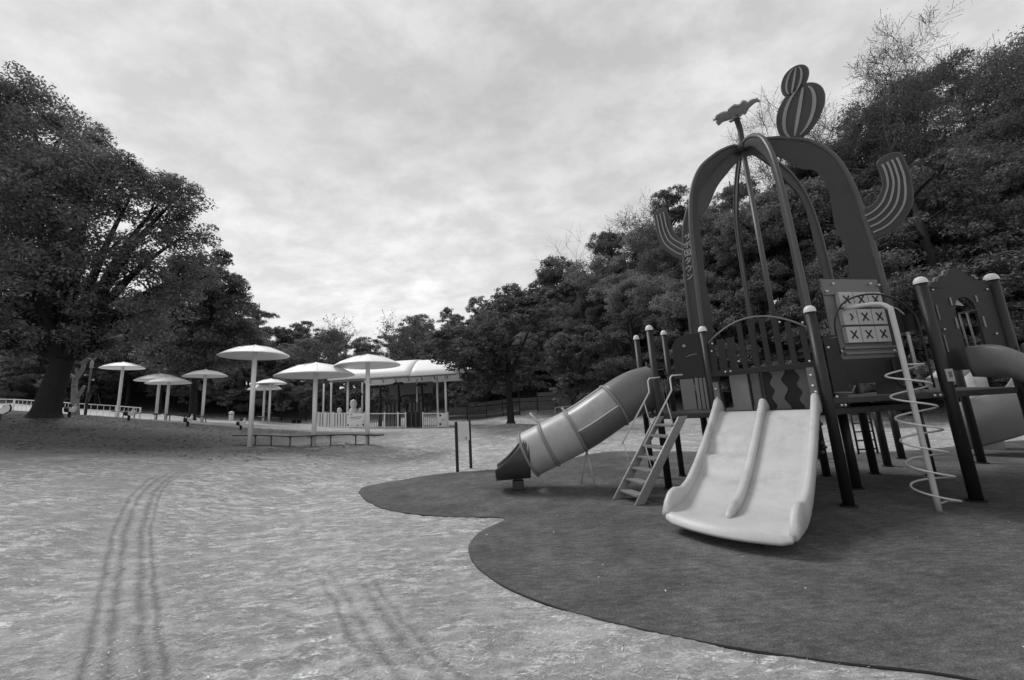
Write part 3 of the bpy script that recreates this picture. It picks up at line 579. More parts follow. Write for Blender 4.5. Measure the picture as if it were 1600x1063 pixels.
for b_ in LB:
    f0, f1 = 0.27, 0.93
    g0 = b_+ld*run*f0+Z3*(topz*f0+0.52); g1 = b_+ld*run*f1+Z3*(topz*f1+0.52)
    PB().tube([g0, g1, g1+Z3*0.20, g1+Z3*0.24+ld*0.04, g1+Z3*0.25+ld*0.26], 0.0135, 8).build('handrail', M['lightpipe'])
    for f in (0.30, 0.80):
        a_ = b_+ld*(run*(f+0.08))+Z3*(topz*(f+0.08)); g_ = b_+ld*run*f+Z3*(topz*f+0.52); PB().tube([a_, g_], 0.009, 6).build('handrail_strut', M['lightpipe'])
# panel between L and C
XL, LL = unit(Lp, Cp); L3 = np.array((*Lp, 0.))
def pl(u, z): return L3+XL*u+Z3*z
poly = [(0.34, 1.96), (LL-0.07, 1.93), (LL-0.07, 2.68), (0.62, 2.68), (0.45, 2.63), (0.36, 2.5)]
pn = PB().prism([(u, v) for u, v in poly], L3, XL, Z3, 0.025).build('round_top_panel', M['dark'], bevel=0.004)
NL = np.cross(XL, Z3); NL = NL if NL@(-L3) > 0 else -NL
PB().tube([L3+XL*u+Z3*z+NL*0.02 for u, z in ((0.57, 2.27), (0.65, 2.30), (0.75, 2.31))], 0.012, 6).build('mouth_bar', M['grey'], pn)
PB().lathe([(0.001, 0.03), (0.026, 0.02), (0.032, 0), (0.026, -0.02), (0.001, -0.03)], 10, L3+XL*0.56+Z3*2.47+NL*0.03).build('knob', M['stripe'], pn)
for u, wd, mk in ((0.52, 0.22, 'grey'), (0.675, 0.05, 'greyl'), (0.74, 0.05, 'grey'), (0.80, 0.04, 'greyl')): PB().box(pl(u, 1.62), (wd, 0.02, 0.54), math.atan2(XL[1], XL[0])).build('ribbed_slat', M['grey'] if mk == 'grey' else M['pipe'], bevel=0.004)
PB().bar(pl(0.32, 1.93), pl(LL-0.05, 1.93), 0.03, 0.05).build('cross_beam', M['dark'])
PB().tube([L3+np.array((0.05, 0.5, 0))+Z3*z for z in (1.3, 2.3)], 0.02, 6).build('cross_post', M['dark'])
# small grid seen behind the handrail
for k in range(4): PB().box((2.98+0.06*k, 8.0, 1.75), (0.012, 0.02, 0.45)).build('grid_bar', M['pipe'])
PB().tube([(2.72, 8.0, 2.15), (3.15, 8.0, 2.18), (3.2, 8.0, 2.05)], 0.012, 6).build('small_rail', M['pipe'])
# ---------------- tube slide
TC = spl([(2.70, 7.55, 1.80), (2.35, 7.52, 1.72), (1.90, 7.50, 1.50), (1.28, 7.52, 1.14), (0.66, 7.58, 0.86), (0.20, 7.66, 0.66)], 8); TRd = 0.41
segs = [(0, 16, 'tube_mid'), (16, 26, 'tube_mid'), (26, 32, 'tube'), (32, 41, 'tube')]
first = None
def frame_at(k):
    t = TC[min(k+1, len(TC)-1)]-TC[max(k-1, 0)]; t = t/np.linalg.norm(t); y = np.cross(Z3, t); y /= np.linalg.norm(y); z = np.cross(t, y); return TC[k], t, y, z
def ringpt(k, a, r): c, t, y, z = frame_at(k); return c+r*(y*math.cos(a)+z*math.sin(a))
def tubeseg(k0, k1, mk, hole=None):
    n = 40; V = []; Fc = []; ks = list(range(k0, k1+1))
    for k in ks:
        for j in range(n): V.append(ringpt(k, 2*math.pi*j/n, TRd))
    for i in range(len(ks)-1):
        for j in range(n):
            if hole and hole[0] <= i < hole[1] and hole[2] <= j < hole[3]: continue
            Fc.append((i*n+j, i*n+(j+1) % n, (i+1)*n+(j+1) % n, (i+1)*n+j))
    o = PB().add(V, Fc, True).build('tube_section', M[mk]); md = o.modifiers.new('s', 'SOLIDIFY'); md.thickness = 0.02; md.offset = 1; return o
# which angle faces the camera: y axis sign
c_, t_, y_, z_ = frame_at(20); cam_side = 0 if (-c_[:2])@y_[:2] > 0 else math.pi
def tubes():
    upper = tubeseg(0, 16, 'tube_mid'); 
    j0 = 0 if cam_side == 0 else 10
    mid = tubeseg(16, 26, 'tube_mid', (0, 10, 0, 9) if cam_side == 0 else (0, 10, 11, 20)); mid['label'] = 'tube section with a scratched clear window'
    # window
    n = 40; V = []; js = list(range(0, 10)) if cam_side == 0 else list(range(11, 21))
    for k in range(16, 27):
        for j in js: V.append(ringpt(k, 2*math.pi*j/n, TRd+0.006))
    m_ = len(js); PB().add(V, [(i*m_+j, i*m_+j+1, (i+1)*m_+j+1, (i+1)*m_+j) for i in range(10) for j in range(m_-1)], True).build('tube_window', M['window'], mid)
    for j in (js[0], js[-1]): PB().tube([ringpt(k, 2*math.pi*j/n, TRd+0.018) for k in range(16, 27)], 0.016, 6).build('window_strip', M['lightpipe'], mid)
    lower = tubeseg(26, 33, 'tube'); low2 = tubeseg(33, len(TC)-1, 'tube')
    for k in (16, 26, 33, len(TC)-1):
        PB().tube([ringpt(k, 2*math.pi*j/32, TRd+0.02) for j in range(32)], 0.027, 6, closed=True).build('tube_ring', M['ring'])
    return upper
tubes()
# bars sticking up at the rings
for k in (26, 33):
    c, t, y, z = frame_at(k); q = c+z*TRd-y*(0.1 if cam_side == 0 else -0.1)
    PB().tube([q, q+np.array((-0.18, 0, 0.24)) if k == 33 else q+np.array((-0.05, 0, 0.08))], 0.022, 8).build('ring_bar', M['lightpipe'])
c, t, y, z = frame_at(26); q = c-z*(TRd+0.02)
PB().tube([(q[0], q[1], q[2]), (q[0]+0.10, q[1], GZ0)], 0.016, 8).build('tube_support', M['lightpipe']); PB().tube([(q[0], q[1], q[2]), (q[0]-0.1, q[1]+0.4, GZ0)], 0.016, 8).build('tube_support', M['lightpipe'])
# exit hood: collar narrowing to an open trough
c, t, y, z = frame_at(len(TC)-1); V = []; nk, nj = 14, 30
for i in range(nk):
    f = i/(nk-1); cc = np.array((c[0]-0.66*f, c[1]+0.09*f, 0)); open_ = 0.01+0.60*f**0.5
    zb = 0.66-TRd-0.01-0.05*f
    for j in range(nj):
        a = -math.pi/2+(j/(nj-1)*2-1)*math.pi*(1-open_); w_ = (TRd+0.02)*(1-0.12*f)
        hgt = (TRd+0.02)*(1+math.sin(a))*(1-0.18*f)+0.0; V.append((cc[0]*1.0, cc[1]+w_*math.cos(a), zb+hgt+0.02*f))
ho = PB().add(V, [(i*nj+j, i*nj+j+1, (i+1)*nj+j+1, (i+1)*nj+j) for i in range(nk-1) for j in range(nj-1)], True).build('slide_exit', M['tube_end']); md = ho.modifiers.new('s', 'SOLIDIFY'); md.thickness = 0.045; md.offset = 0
PB().box((-0.05, 7.68, 0.10), (0.22, 0.2, 0.17)).build('exit_foot', M['tube_end'], bevel=0.02)
# ---------------- OX panel between A and V311
XO, LO = unit(A, V311); A3 = np.array((*A, 0.)); NO = np.cross(XO, Z3); NO = NO if NO@(-A3) > 0 else -NO; ang = math.atan2(XO[1], XO[0])
def po_(u, z, o=0): return A3+XO*u+Z3*z+NO*o
ox = PB().box(po_(0.86, 2.58, -0.02), (1.06, 0.03, 1.24), ang).build('game_panel', M['grey'], bevel=0.01); ox['label'] = 'grey panel of nine turning pale tiles marked with crosses'
PB().bar(po_(0.30, 2.96, 0.01), po_(1.42, 2.96, 0.01), 0.03, 0.02).build('panel_trim', M['pipe'], ox)
for r_ in range(3):
    for c_i in range(3):
        cc = po_(0.63+0.27*c_i, 2.86-0.265*r_, 0.03); b_ = PB().box(cc, (0.255, 0.06, 0.235), ang)
        f_ = 0.5 if (r_, c_i) == (1, 0) else 1
        for sx in (1, -1):
            if f_ < 1: a1 = cc+XO*0.0+Z3*0.05*sx; a2 = cc+XO*0.045
            else: a1 = cc-XO*0.055-Z3*0.06*sx; a2 = cc+XO*0.055+Z3*0.06*sx
            b_.bar(a1+NO*0.033, a2+NO*0.033, 0.005, 0.024, up=np.cross(NO, a2-a1), mi=1)
        b_.build('game_tile', [M['tile'], M['black']], ox, bevel=0.012)
for z in (2.06, 2.14): PB().bar(po_(0.45, z, 0.02), po_(1.4, z, 0.02), 0.03, 0.03).build('panel_trim', M['pipe'], ox)
bolts([po_(0.36, 3.0, 0.02), po_(1.36, 3.1, 0.02), po_(1.36, 2.08, 0.02), po_(0.38, 2.1, 0.02), po_(0.5, 3.12, 0.02), po_(1.2, 3.12, 0.02)], 0.02)
PB().box(po_(0.80, 1.80, 0.0), (1.30, 0.025, 0.36), ang).build('solid_panel', M['dark'])
# A-B entry: arch rails, posts and dark panel
XB, LB_ = unit(A, Bp)
def pb(u, z, o=0): return A3+XB*u+Z3*z+np.array((XB[1], -XB[0], 0))*o
PB().tube([pb(u, z) for u, z in ((0.07, 2.27), (0.30, 2.30), (0.30, 2.0))], 0.012, 6).build('small_rail', M['pipe'])
arch = [(0.30, 2.05), (0.30, 2.45), (0.36, 2.64), (0.50, 2.80), (0.72, 2.88), (0.98, 2.88), (1.20, 2.78), (1.36, 2.60), (1.42, 2.40), (1.42, 1.5)]
PB().tube(spl([tuple(pb(u, z)) for u, z in arch], 5), 0.013, 8).build('arch_rail', M['post'])
PB().box(pb(0.20, 1.93), (0.22, 0.02, 0.80), 0).build('solid_panel', M['dark'])
PB().tube([pb(u, z) for u, z in ((0.1, 1.52), (0.34, 1.50), (0.4, 1.6))], 0.012, 6).build('small_rail', M['pipe'])
PB().tube(spl([tuple(pb(u, z, -0.3)) for u, z in ((1.22, 1.95), (1.22, 1.65), (1.26, 1.55), (1.36, 1.52), (1.56, 1.52))], 4), 0.016, 6).build('small_rail', M['post'])
bolts([pb(0.1, 2.15, 0.07), pb(0.08, 1.46, 0.07), pb(0.14, 1.34, 0.04), pb(0.19, 1.34, 0.04), pb(1.35, 1.40, 0.05), pb(1.42, 1.40, 0.05)], 0.018)
# ---------------- spiral climbing pole
pb0 = gp(1468, 800); px0, py0 = pb0[0], pb0[1]
tp = np.array((px0, py0, 2.62)); bk = np.array((-0.05, 1.0, 0)); bk /= np.linalg.norm(bk)
sp_ = PB().tube(spl([(px0, py0, 0.0), (px0, py0, 1.2), (px0, py0, 2.45), (px0-0.0, py0+0.03, 2.62), (px0-0.06, py0+0.15, 2.70), (px0-0.25, py0+0.42, 2.72)], 6), 0.031, 12).build('spiral_pole', M['lightpipe'])
hp = []; turns = 6.1
for k in range(240):
    f = k/239; a = -turns*2*math.pi*f+0.3; hp.append((px0+0.20*math.cos(a), py0+0.20*math.sin(a), 0.10+1.72*f))
hp = [(px0, py0, 0.09)]+hp+[(px0, py0, 1.83)]
PB().tube(hp, 0.0125, 8).build('spiral_step', M['lightpipe'], sp_)
# ---------------- right tower
XT, LT = unit(Bp, (7.05, 5.36)); B3 = np.array((*Bp, 0.))
gable = [(0.0, 1.95), (0.0, 2.93), (0.10, 2.93), (0.16, 3.03), (0.24, 3.0), (0.30, 3.10), (0.40, 3.08), (0.46, 3.17), (0.56, 3.20), (0.66, 3.16), (0.72, 3.07), (0.82, 3.07), (0.88, 2.99), (0.98, 3.0), (1.06, 2.9), (1.06, 1.95)]
def gwall(O, Xd, s=1.0):
    "castle gable with an arched window opening: built from a left jamb, a right jamb and the head"
    w0, w1, zs, zt = 0.40, 0.72, 2.56, 2.76
    arc = [(w0+(w1-w0)*(0.5-0.5*math.cos(math.pi*k/8)), zs+(zt-zs)*math.sin(math.pi*k/8)) for k in range(9)]
    top = [p for p in gable if p[1] > 2.9]; m_ = PB()
    m_.prism([(0.04, 1.72), (w0, 1.72), (w0, zs), (w0, 2.9), (0.04, 2.93)], O, Xd, Z3, 0.03); m_.prism([(w1, 1.72), (1.06, 1.72), (1.06, 2.9), (w1, 2.9)], O, Xd, Z3, 0.03)
    for k in range(8): a, b = arc[k], arc[k+1]; m_.prism([(a[0], a[1]), (b[0], b[1]), (b[0], 2.9), (a[0], 2.9)], O, Xd, Z3, 0.03)
    m_.prism([(0.04, 2.9)]+[(max(p[0], 0.04), p[1]) for p in top[1:]]+[(1.06, 2.9)], O, Xd, Z3, 0.03); m_.prism([(w0, 1.72), (w1, 1.72), (w1, 1.78), (w0, 1.78)], O, Xd, Z3, 0.03)
    return m_
NT = np.array((XT[1], -XT[0], 0))
gw = gwall(B3, XT).build('castle_panel', M['dark'])
for u in (0.50, 0.62): PB().tube([B3+XT*u+Z3*z-NT*0.03 for z in (1.78, 2.54)], 0.012, 6).build('window_bar', M['pipe'], gw)
PB().bar(B3+XT*0.40+Z3*2.52+NT*0.02, B3+XT*0.72+Z3*2.56+NT*0.02, 0.02, 0.02).build('window_bar', M['post'], gw)
PB().prism([(0.0, 0.0), (0.10, 0.12), (0.22, -0.02), (0.10, 0.0)], B3+XT*0.42+Z3*2.66-NT*0.06, XT, Z3, 0.02).build('pale_pennant', M['tile'], gw)
for u, z, h_ in ((0.36, 2.38, 0.16), (0.36, 2.70, 0.12), (0.78, 2.38, 0.16), (0.76, 2.72, 0.10), (0.12, 2.55, 0.22), (0.12, 2.1, 0.25)): PB().box(B3+XT*u+Z3*z+NT*0.02, (0.022, 0.012, h_), math.atan2(XT[1], XT[0])).build('pale_dash', M['stripe'] if u > 0.2 else M['grey'], gw, bevel=0.004)
for (u0, z0), (u1, z1) in (((0.14, 3.0), (0.23, 3.06)), ((0.29, 3.09), (0.40, 3.16)), ((0.78, 3.06), (0.86, 3.03))):
    PB().tube(spl([tuple(B3+XT*u+Z3*z+NT*0.02) for u, z in ((u0, z0), (u0*0.6+u1*0.4, z0+0.01), (u0*0.4+u1*0.6, z1-0.01), (u1, z1))], 3), 0.012, 6).build('crest_highlight', M['stripe'], gw)
bolts([B3+XT*u+Z3*z+NT*0.03 for u, z in ((0.12, 2.88), (0.95, 2.85), (0.14, 2.3), (0.9, 2.2))], 0.014)
# left side panel of the right tower with bars
XS = np.array((0.03, 1, 0)); 
sp2 = PB().prism([(0.2, 2.35), (0.2, 2.62), (0.32, 2.60), (0.42, 2.74), (0.52, 2.72), (0.62, 2.86), (1.1, 2.9), (1.1, 2.35)], B3, XS, Z3, 0.03).build('castle_panel', M['dark'])
PB().tube(spl([tuple(B3+XS*u+Z3*z-np.array((0.03, 0, 0))) for u, z in ((0.3, 2.60), (0.42, 2.74), (0.52, 2.72), (0.64, 2.86))], 3), 0.012, 6).build('crest_highlight', M['stripe'], sp2)
for u, mk in ((0.35, 'lightpipe'), (0.6, 'pipe'), (0.85, 'pipe')): PB().tube([B3+XS*u+Z3*z for z in (1.44, 2.34)], 0.02, 8).build('upright_bar', M[mk])
for u in (0.3, 0.55): 
    for z in (1.62, 1.74): PB().box(B3+XS*u+Z3*z-np.array((0.03, 0, 0)), (0.06, 0.08, 0.07)).build('bead', M['pipe'])
PB().box((Bp[0]-0.02, Bp[1]-0.085, 1.66), (0.10, 0.012, 0.17)).build('notice_sticker', M['tile'])
PB().box((Bp[0]-0.02, Bp[1]-0.093, 1.67), (0.045, 0.006, 0.08)).build('sticker_mark', M['grey'])
# grey wave slide going towards the camera from the right tower
def wslide():
    V = []; nsn = 50; zs_ = spl([(0, 1.66, 0), (0.35, 1.62, 0), (0.7, 1.36, 0), (1.1, 1.1, 0), (1.5, 0.82, 0), (2.0, 0.5, 0), (2.5, 0.3, 0)], 8); a_ = [p[0] for p in zs_]; b_ = [p[1] for p in zs_]
    sec = [(-0.36, 0.40), (-0.40, 0.44), (-0.44, 0.40), (-0.43, 0.1), (-0.40, -0.04), (-0.2, -0.06), (0.2, -0.06), (0.40, -0.04), (0.43, 0.1), (0.44, 0.40), (0.40, 0.44), (0.36, 0.40), (0.34, 0.1), (0.28, 0.0), (0, -0.02), (-0.28, 0.0), (-0.34, 0.1)]; k = len(sec)
    for i in range(nsn):
        s = i/(nsn-1)*2.5; z = np.interp(s, a_, b_)
        for u, h in sec: V.append((6.66+u+0.10*s, 5.24-s, z+h*(0.86 if h > 0.2 else 1)))
    Fc = [(i*k+j, i*k+(j+1) % k, (i+1)*k+(j+1) % k, (i+1)*k+j) for i in range(nsn-1) for j in range(k)]+[tuple(reversed(range(k))), tuple((nsn-1)*k+j for j in range(k))]
    o = PB().add(V, Fc, True).build('wave_slide', M['slide_dark']); o['label'] = 'dark grey wave slide leaving the right tower'
    PB().tube([(6.85, 2.9, 0.35), (6.85, 2.9, 0)], 0.05, 10).build('foot', M['post'], o); PB().tube([(6.75, 3.9, 0.95), (6.75, 3.9, 0)], 0.04, 10).build('foot', M['post'], o)
wslide()
# curved chute behind
def chute():
    V = []; c0 = np.array((10.6, 8.9)); n = 40
    sec = [(1.32, 0.50), (1.36, 0.53), (1.40, 0.50), (1.38, -0.38), (1.2, -0.45), (0.8, -0.12), (0.6, 0.0), (0.58, 0.3), (0.62, 0.3), (0.66, 0.02), (0.85, -0.06), (1.15, -0.06), (1.30, 0.04)]; k = len(sec)
    for i in range(n):
        f = i/(n-1); ad = 203+150*f; a = R(ad); z = 0.62+(ad-213)*0.0085
        for r_, h in sec: V.append((c0[0]+r_*math.cos(a), c0[1]+r_*math.sin(a), z+h))
    Fc = [(i*k+j, i*k+(j+1) % k, (i+1)*k+(j+1) % k, (i+1)*k+j) for i in range(n-1) for j in range(k)]+[tuple(reversed(range(k))), tuple((n-1)*k+j for j in range(k))]
    o = PB().add(V, Fc, True).build('spiral_slide', M['ring']); o['label'] = 'grey spiral chute behind the right tower'
    PB().tube([(10.6, 8.9, 0), (10.6, 8.9, 2.3)], 0.22, 16).build('spiral_column', M['slide'], o)
    PB().tube([(9.2, 8.4, 1.5), (10.1, 8.5, 2.0)], 0.2, 14).build('upper_chute', M['tube'], o)
chute()
# rear ladder under the deck
q = at(1356, 705, 9.2); 
for sx in (-0.22, 0.22): PB().tube([(q[0]+sx, q[1], 0.0), (q[0]+sx, q[1]+0.0, 1.3)], 0.02, 8).build('rear_ladder_rail', M['post'])
for k in range(6): PB().tube([(q[0]-0.22, q[1], 0.12+0.2*k), (q[0]+0.22, q[1], 0.12+0.2*k)], 0.017, 6).build('rear_ladder_rung', M['post'])
cl = [(5.0+0.06*math.sin(k*1.3), 6.5, 0.55+0.075*k) for k in range(10)]
for p in cl: PB().lathe([(0.001, 0.03), (0.022, 0.02), (0.03, 0), (0.022, -0.02), (0.001, -0.03)], 8, p).build('climbing_bead', M['pipe'])
PB().tube([(p[0], p[1], p[2]) for p in cl], 0.008, 5).build('climbing_rope', M['post'])

# ------------------------------------------------------------------ information sign
sg = empty('information_sign', (-1.62, 10.24, 0)); tag(sg, 'small dark two-post sign with a pale board at the edge of the rubber surface', 'sign')
q0 = gp(715, 738); q1 = gp(736, 732); dv = np.array((q1-q0)[:2]); sg.location = (q0[0], q0[1], 0); an = math.atan2(dv[1], dv[0]); sg.rotation_euler = (0, 0, an); Ls = np.linalg.norm(dv)
Ls = min(Ls, 0.62)
for x in (0, Ls): MB().box((x, 0, 0.64), (0.06, 0.06, 1.28)).build('sign_post', M['post'], sg, bevel=0.005)
MB().box((Ls/2, -0.0, 1.0), (Ls-0.07, 0.03, 0.5)).build('sign_board', M['white'], sg, bevel=0.003); MB().box((Ls/2+0.1, -0.018, 0.82), (0.04, 0.004, 0.08)).build('sign_mark', M['grey'], sg)
# ------------------------------------------------------------------ umbrellas and benches
def umbrella(px, py, Y, H, Rr, label, group):
    p = at(px, py, Y); z = tz(p[0], p[1]); r = empty('mushroom_umbrella', (p[0], p[1], z)); tag(r, label, 'shade umbrella', group)
    MB().tube([(0, 0, -0.1), (0, 0, H-0.25)], 0.085, 14).build('pole', M['white'], r)
    n = 24; prof = [(0.001, H), (0.06, H-0.01), (0.5*Rr, H-0.10*Rr-0.02), (0.8*Rr, H-0.235*Rr), (0.96*Rr, H-0.325*Rr), (Rr, H-0.35*Rr), (0.985*Rr, H-0.37*Rr), (0.9*Rr, H-0.345*Rr), (0.5*Rr, H-0.2*Rr), (0.1, H-0.15*Rr)]
    MB().lathe(prof, 32).build('canopy', M['roof'], r)
    MB().lathe([(0.001, H+0.03), (0.05, H+0.015), (0.07, H-0.01)], 12).build('finial', M['white'], r)
    for k in range(12):
        a = 2*math.pi*k/12; MB().tube([(math.cos(a)*rr_*Rr, math.sin(a)*rr_*Rr, H+zz_*Rr+0.004) for rr_, zz_ in ((0.06, -0.012), (0.5, -0.105), (0.8, -0.238), (0.97, -0.345))], 0.011, 4).build('seam', M['white'], r)
    return p
G1 = 'umbrellas over the near wavy bench'; G2 = 'umbrellas far left along the path'; G3 = 'umbrellas beyond the near group'
def hfit(pxb, pxt, Y):
    b = at(*pxb, Y); z0 = tz(b[0], b[1]); zs = np.arange(0.5, 8, 0.01); e = [abs(pj((b[0], b[1], z0+h))[1]-pxt[1]) for h in zs]; return float(zs[int(np.argmin(e))])
for (bx, by), (tx, ty), Y, Rr, lab, gr in [((390, 698), (397, 540), 15, 1.22, 'tallest white umbrella, leftmost over the near wavy bench', G1), ((490, 698), (496, 567), 15.2, 1.47, 'low wide white umbrella in the middle of the near wavy bench', G1), ((574, 695), (576, 554), 15.4, 1.30, 'white umbrella at the right end of the near wavy bench, in front of the pavilion', G1),
    ((183, 652), (198, 566), 26, 1.17, 'leftmost white umbrella, on a strongly leaning-looking pole beside the big tree', G2), ((243, 657), (254, 584), 27, 1.36, 'low white umbrella, left one of the overlapping pair', G2), ((258, 662), (270, 589), 25.5, 1.22, 'low white umbrella, right one of the overlapping pair', G2), ((315, 663), (321, 578), 25.5, 1.24, 'white umbrella standing between the overlapping pair and the tallest umbrella', G2),
    ((411, 655), (413, 600), 34, 1.35, 'small far umbrella behind the tallest one, lower of the two', G3), ((420, 656), (424, 592), 33, 1.28, 'small far umbrella behind the tallest one, higher of the two', G3)]:
    umbrella(bx, by, Y, hfit((bx, by), (tx, ty), Y), Rr, lab, gr)
def wavy_bench(pxs, Y, zoff, legs, label, group=None, wid=0.42, top=0.40, amp=0.35, smallr=0.03):
    P = []; 
    p0 = at(pxs[0], 690, Y); p1 = at(pxs[1], 690, Y); r = empty('wavy_bench', (p0[0], p0[1], tz(p0[0], p0[1]))); tag(r, label, 'bench', group); base = np.array(r.location)
    n = 60; cpts = []
    for k in range(n+1):
        f = k/n; x = p0[0]+(p1[0]-p0[0])*f; y = p0[1]+(p1[1]-p0[1])*f+amp*math.sin(f*math.pi*3.2); cpts.append((x, y))
    zm = [tz(x, y) for x, y in cpts]; lin = np.polyfit(np.arange(n+1), zm, 1); V = []
    for k, (x, y) in enumerate(cpts):
        z = np.polyval(lin, k)+top; t = np.array(cpts[min(k+1, n)])-np.array(cpts[max(k-1, 0)]); t /= np.linalg.norm(t); nn = np.array((-t[1], t[0]))*wid/2
        for sgn, dz in ((-1, -0.03), (1, -0.03), (1, 0.015), (-1, 0.015)): V.append((x+nn[0]*sgn-base[0], y+nn[1]*sgn-base[1], z+dz-base[2]))
    Fc = [(i*4+j, i*4+(j+1) % 4, (i+1)*4+(j+1) % 4, (i+1)*4+j) for i in range(n) for j in range(4)]+[(3, 2, 1, 0), (n*4, n*4+1, n*4+2, n*4+3)]
    MB().add(V, Fc).build('bench_seat', M['bench'], r, bevel=0.006)
    for f in legs:
        k = int(f*n); x, y = cpts[k]; zt = np.polyval(lin, k)+top-0.03; zb = tz(x, y)-0.05
        m_ = MB(); m_.tube([(x-base[0], y-base[1], zb-base[2]), (x-base[0], y-base[1], zt-base[2])], smallr, 8); m_.build('leg', M['pipe'], r); MB().box((x-base[0], y-base[1], zt-base[2]-0.015), (0.1, wid*0.9, 0.03)).build('leg_bracket', M['pipe'], r)
wavy_bench((363, 597), 15.2, 0, (0.12, 0.24, 0.42, 0.55, 0.65, 0.80, 0.91), 'long dark wavy bench running under the three near umbrellas')
wavy_bench((168, 246), 26.2, 0, (0.15, 0.55, 0.92), 'far dark wavy bench under the left umbrellas, beside the path', wid=0.4)
wavy_bench((256, 330), 25.4, 0, (0.05, 0.45, 0.80), 'far dark bench under the right end of the left umbrella row', wid=0.4, amp=0.2)
wavy_bench((396, 432), 33.5, 0, (0.2, 0.8), 'small far bench under the two small far umbrellas', wid=0.4, amp=0.1)
for px, lab in ((459, 'left of two small dark tables on the far ground'), (467, 'right of two small dark tables on the far ground')):
    p = hit(px, 662, 8); r = empty('small_table', p); tag(r, lab, 'table', 'small dark tables on the far ground'); s_ = p[1]/33
    MB().box((0, 0, 0.42), (0.42, 0.42, 0.07)).build('table_top', M['interior'], r); 
    for sx in (-0.12, 0.12): MB().box((sx, 0, 0.2), (0.09, 0.3, 0.38)).build('leg', M['interior'], r)
# spring riders
def rider(px, py, label, rz):
    p = hit(px, py, 8); r = empty('spring_rider', p, rz); tag(r, label, 'spring rider', 'spring riders on the sand'); r.scale = (0.6, 0.6, 0.62)
    MB().tube([(0.09*math.cos(k*0.8), 0.09*math.sin(k*0.8), 0.02+0.0065*k) for k in range(60)], 0.02, 5).build('spring', M['post'], r)
    body = [(-0.42, 0.42), (-0.2, 0.36), (0.2, 0.36), (0.42, 0.5), (0.46, 0.75), (0.36, 0.98), (0.2, 0.98), (0.12, 0.8), (-0.1, 0.66), (-0.36, 0.74), (-0.46, 0.6)]
    for y_, mk in ((-0.14, 'white'), (0.14, 'interior')): MB().prism(body, (0, y_, 0), (1, 0, 0), (0, 0, 1), 0.035).build('side_plate', M[mk], r)
    MB().box((-0.08, 0, 0.62), (0.36, 0.26, 0.05)).build('seat', M['interior'], r, bevel=0.01); MB().tube([(0.18, -0.3, 0.86), (0.18, 0.3, 0.86)], 0.02, 6).build('handle', M['post'], r)
rider(108, 652, 'dark spring rider on the sand behind the big tree trunk', 2.0); rider(201, 657, 'black and white spring rider under the leftmost umbrella', 1.9); rider(293, 667, 'black and white spring rider left of the lone far umbrella', 1.9)
rider(376, 672, 'black and white spring rider just left of the tallest umbrella pole', 1.7); rider(-2, 656, 'pale spring rider at the left edge of the photo', 0.6)

# ------------------------------------------------------------------ white rail fence along the path
def rail_fence(pts, label, h=0.75):
    P = [hit(a, b, 10) for a, b in pts]; r = empty('rail_fence', P[0]); tag(r, label, 'fence'); b0 = np.array(P[0]); tot = []
    for i in range(len(P)-1):
        L = np.linalg.norm(P[i+1]-P[i]); n = max(1, int(L/1.1))
        for k in range(n): tot.append(P[i]+(P[i+1]-P[i])*k/n)
    tot.append(P[-1]); tot = [np.array((q[0], q[1], tz(q[0], q[1]))) for q in tot]
    for q in tot: MB().box((0, 0, h/2-0.05), (0.07, 0.07, h+0.1)).build('fence_post', M['white'], r, loc=tuple(q-b0))
    for a, b in zip(tot[:-1], tot[1:]):
        for z in (h-0.04, h*0.45): MB().bar(a-b0+Z3*z, b-b0+Z3*z, 0.045, 0.06).build('rail', M['white'], r)
        m_ = MB()
        for k in range(1, 6): c = a+(b-a)*k/6-b0; m_.box((c[0], c[1], c[2]+h*0.45), (0.02, 0.02, h*0.8))
        m_.build('balusters', M['white'], r)['kind'] = 'stuff'
rail_fence([(-60, 640), (20, 641), (60, 643), (120, 647), (180, 650), (218, 653)], 'low white rail fence along the pale path behind the big tree')
# swing frame
p = hit(118, 634, 12); r = empty('swing_frame', p, 0.12); tag(r, 'pale metal swing frame behind the big tree trunk', 'swing')
MB().tube([(-1.6, 0, 2.2), (1.6, 0, 2.2)], 0.04, 8).build('top_bar', M['lightpipe'], r)
for sx in (-1.6, 1.6):
    for sy in (-0.7, 0.7): MB().tube([(sx, 0, 2.2), (sx*1.05, sy, -0.05)], 0.035, 8).build('leg', M['lightpipe'], r)
for sx in (-0.7, 0.7):
    s_ = MB().box((sx, 0, 0.5), (0.42, 0.16, 0.03)).build('swing_seat', M['interior'], r)
    for e in (-0.2, 0.2): MB().tube([(sx+e, 0, 0.5), (sx+e, 0, 2.2)], 0.012, 5).build('chain', M['pipe'], s_)
# street lamp with signs
p = at(133, 650, 24); p[2] = tz(p[0], p[1]); r = empty('lamp_post', p); tag(r, 'slim lamp post with a pale lantern and small signs right of the big tree', 'lamp post')
MB().tube([(0, 0, -0.1), (0, 0, 1.4)], 0.07, 10).build('pole_base', M['interior'], r); MB().tube([(0, 0, 1.4), (0, 0, 3.0)], 0.045, 10).build('pole', M['pipe'], r)
MB().lathe([(0.001, 3.5), (0.06, 3.47), (0.09, 3.32), (0.07, 3.12), (0.11, 3.05), (0.03, 2.97)], 14).build('lantern', M['tile'], r)
for x, z in ((0.18, 2.2), (-0.28, 2.55)): MB().tube([(0, 0, z), (x, 0, z+0.02)], 0.02, 6).build('arm', M['pipe'], r); MB().lathe([(0.001, 0.07), (0.06, 0.04), (0.07, 0), (0.05, -0.05), (0.001, -0.06)], 10, (x*1.2, 0, z+0.02)).build('small_lamp', M['tile'], r)
